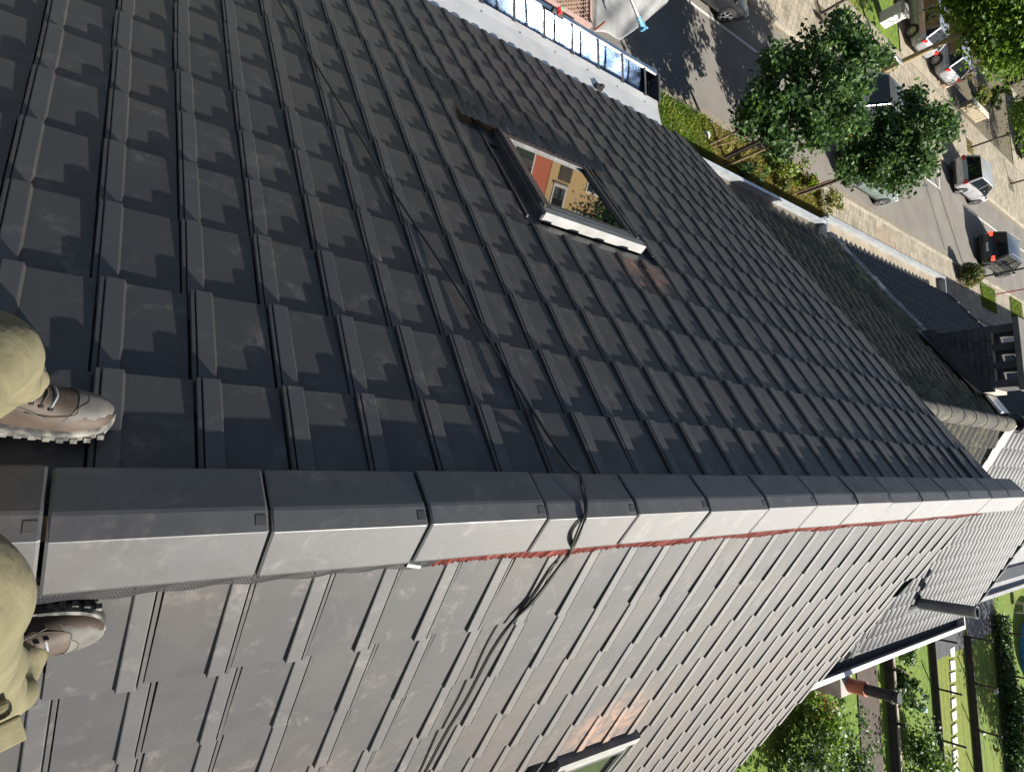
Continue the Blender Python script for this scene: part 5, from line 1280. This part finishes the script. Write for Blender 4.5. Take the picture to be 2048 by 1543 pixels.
def addj(par, *pts):
    for p_ in pts:
        J.append(p_); E_.append((par, len(J) - 1)); par = len(J) - 1
    return par
for sx, hx in ((-1, -.155), (1, .025)):
    sh = addj(3, (.05 + sx * .19, -.35, ZR + 1.22, .055), (.05 + sx * .27, -.36, ZR + 1.00, .044), (hx + sx * .05, -.24, ZR + 1.25, .034), (hx + sx * .02, -.19, ZR + 1.42, .026), (hx, -.17, ZR + 1.48, (.034, .018)))
    for k in range(4): addj(sh, (hx + (k - 1.5) * .020, -.155, ZR + 1.525, .0095), (hx + (k - 1.5) * .019 - sx * .01, -.135, ZR + 1.56 - abs(k - 1.5) * .004, .0088), (hx + (k - 1.5) * .016 - sx * .02, -.125, ZR + 1.585 - abs(k - 1.2) * .006, .0078))
    addj(sh, (hx - sx * .035, -.15, ZR + 1.49, .0105), (hx - sx * .052, -.135, ZR + 1.51, .0095))
for lgp, a_ in ((-1, a1), (1, a2)):
    addj(0, (.05 + lgp * .085, -.25, ZR + .68, .085), ((-.17, -.14, ZR + .36, .058) if lgp < 0 else (.26, -.115, ZR + .33, .058)), (a_.x, a_.y - .01, a_.z + .06, .038), (a_.x, a_.y, a_.z - .03, .034))
# nose and ears
addj(6, (.05, -.205, ZR + 1.52, .016)); addj(6, (-.035, -.31, ZR + 1.52, .016)); addj(6, (.135, -.31, ZR + 1.52, .016))
skin('body', J, E_, m_skin)
JJ = [(.05, -.27, ZR + .74, (.175, .125)), (.05, -.31, ZR + .94, (.165, .12)), (.05, -.34, ZR + 1.15, (.19, .13)), (.05, -.345, ZR + 1.27, (.10, .08))]; EJ = [(0, 1), (1, 2), (2, 3)]
for sx, hx in ((-1, -.155), (1, .025)):
    b0 = len(JJ); JJ += [(.05 + sx * .20, -.355, ZR + 1.21, .072), (.05 + sx * .28, -.365, ZR + 1.00, .060), (hx + sx * .06, -.255, ZR + 1.22, .048)]; EJ += [(3, b0), (b0, b0 + 1), (b0 + 1, b0 + 2)]
skin('jacket', JJ, EJ, m_jack)
skin('trouser_seat', [(.05, -.27, ZR + .74, (.165, .115)), (.0, -.26, ZR + .68, .10), (.11, -.26, ZR + .68, .10)], [(0, 1), (0, 2)], m_trous)
b = MB(); rings = []
for i in range(7):
    th = math.pi * .5 * i / 6; rings.append([(.05 + math.cos(a) * .086 * math.cos(th * .98), -.325 + math.sin(a) * .10 * math.cos(th * .98), ZR + 1.56 + math.sin(th) * .085) for a in [2 * math.pi * k / 20 for k in range(20)]])
b.loft(rings); o = kid(b.build('hair', [m_hair]), person); smooth_by_angle(o, 80)
for sx in (-1, 1):
    b = MB(); blob(b, (.05 + sx * .032, -.222, ZR + 1.54), .011, 1, .8, .8, 1, 6); kid(b.build('eye', [m_white]), person)
b = MB(); b.tube([(.025, -.222, ZR + 1.475), (.05, -.216, ZR + 1.473), (.075, -.222, ZR + 1.475)], .006, 6); kid(b.build('mouth', [m_brown_pipe]), person)
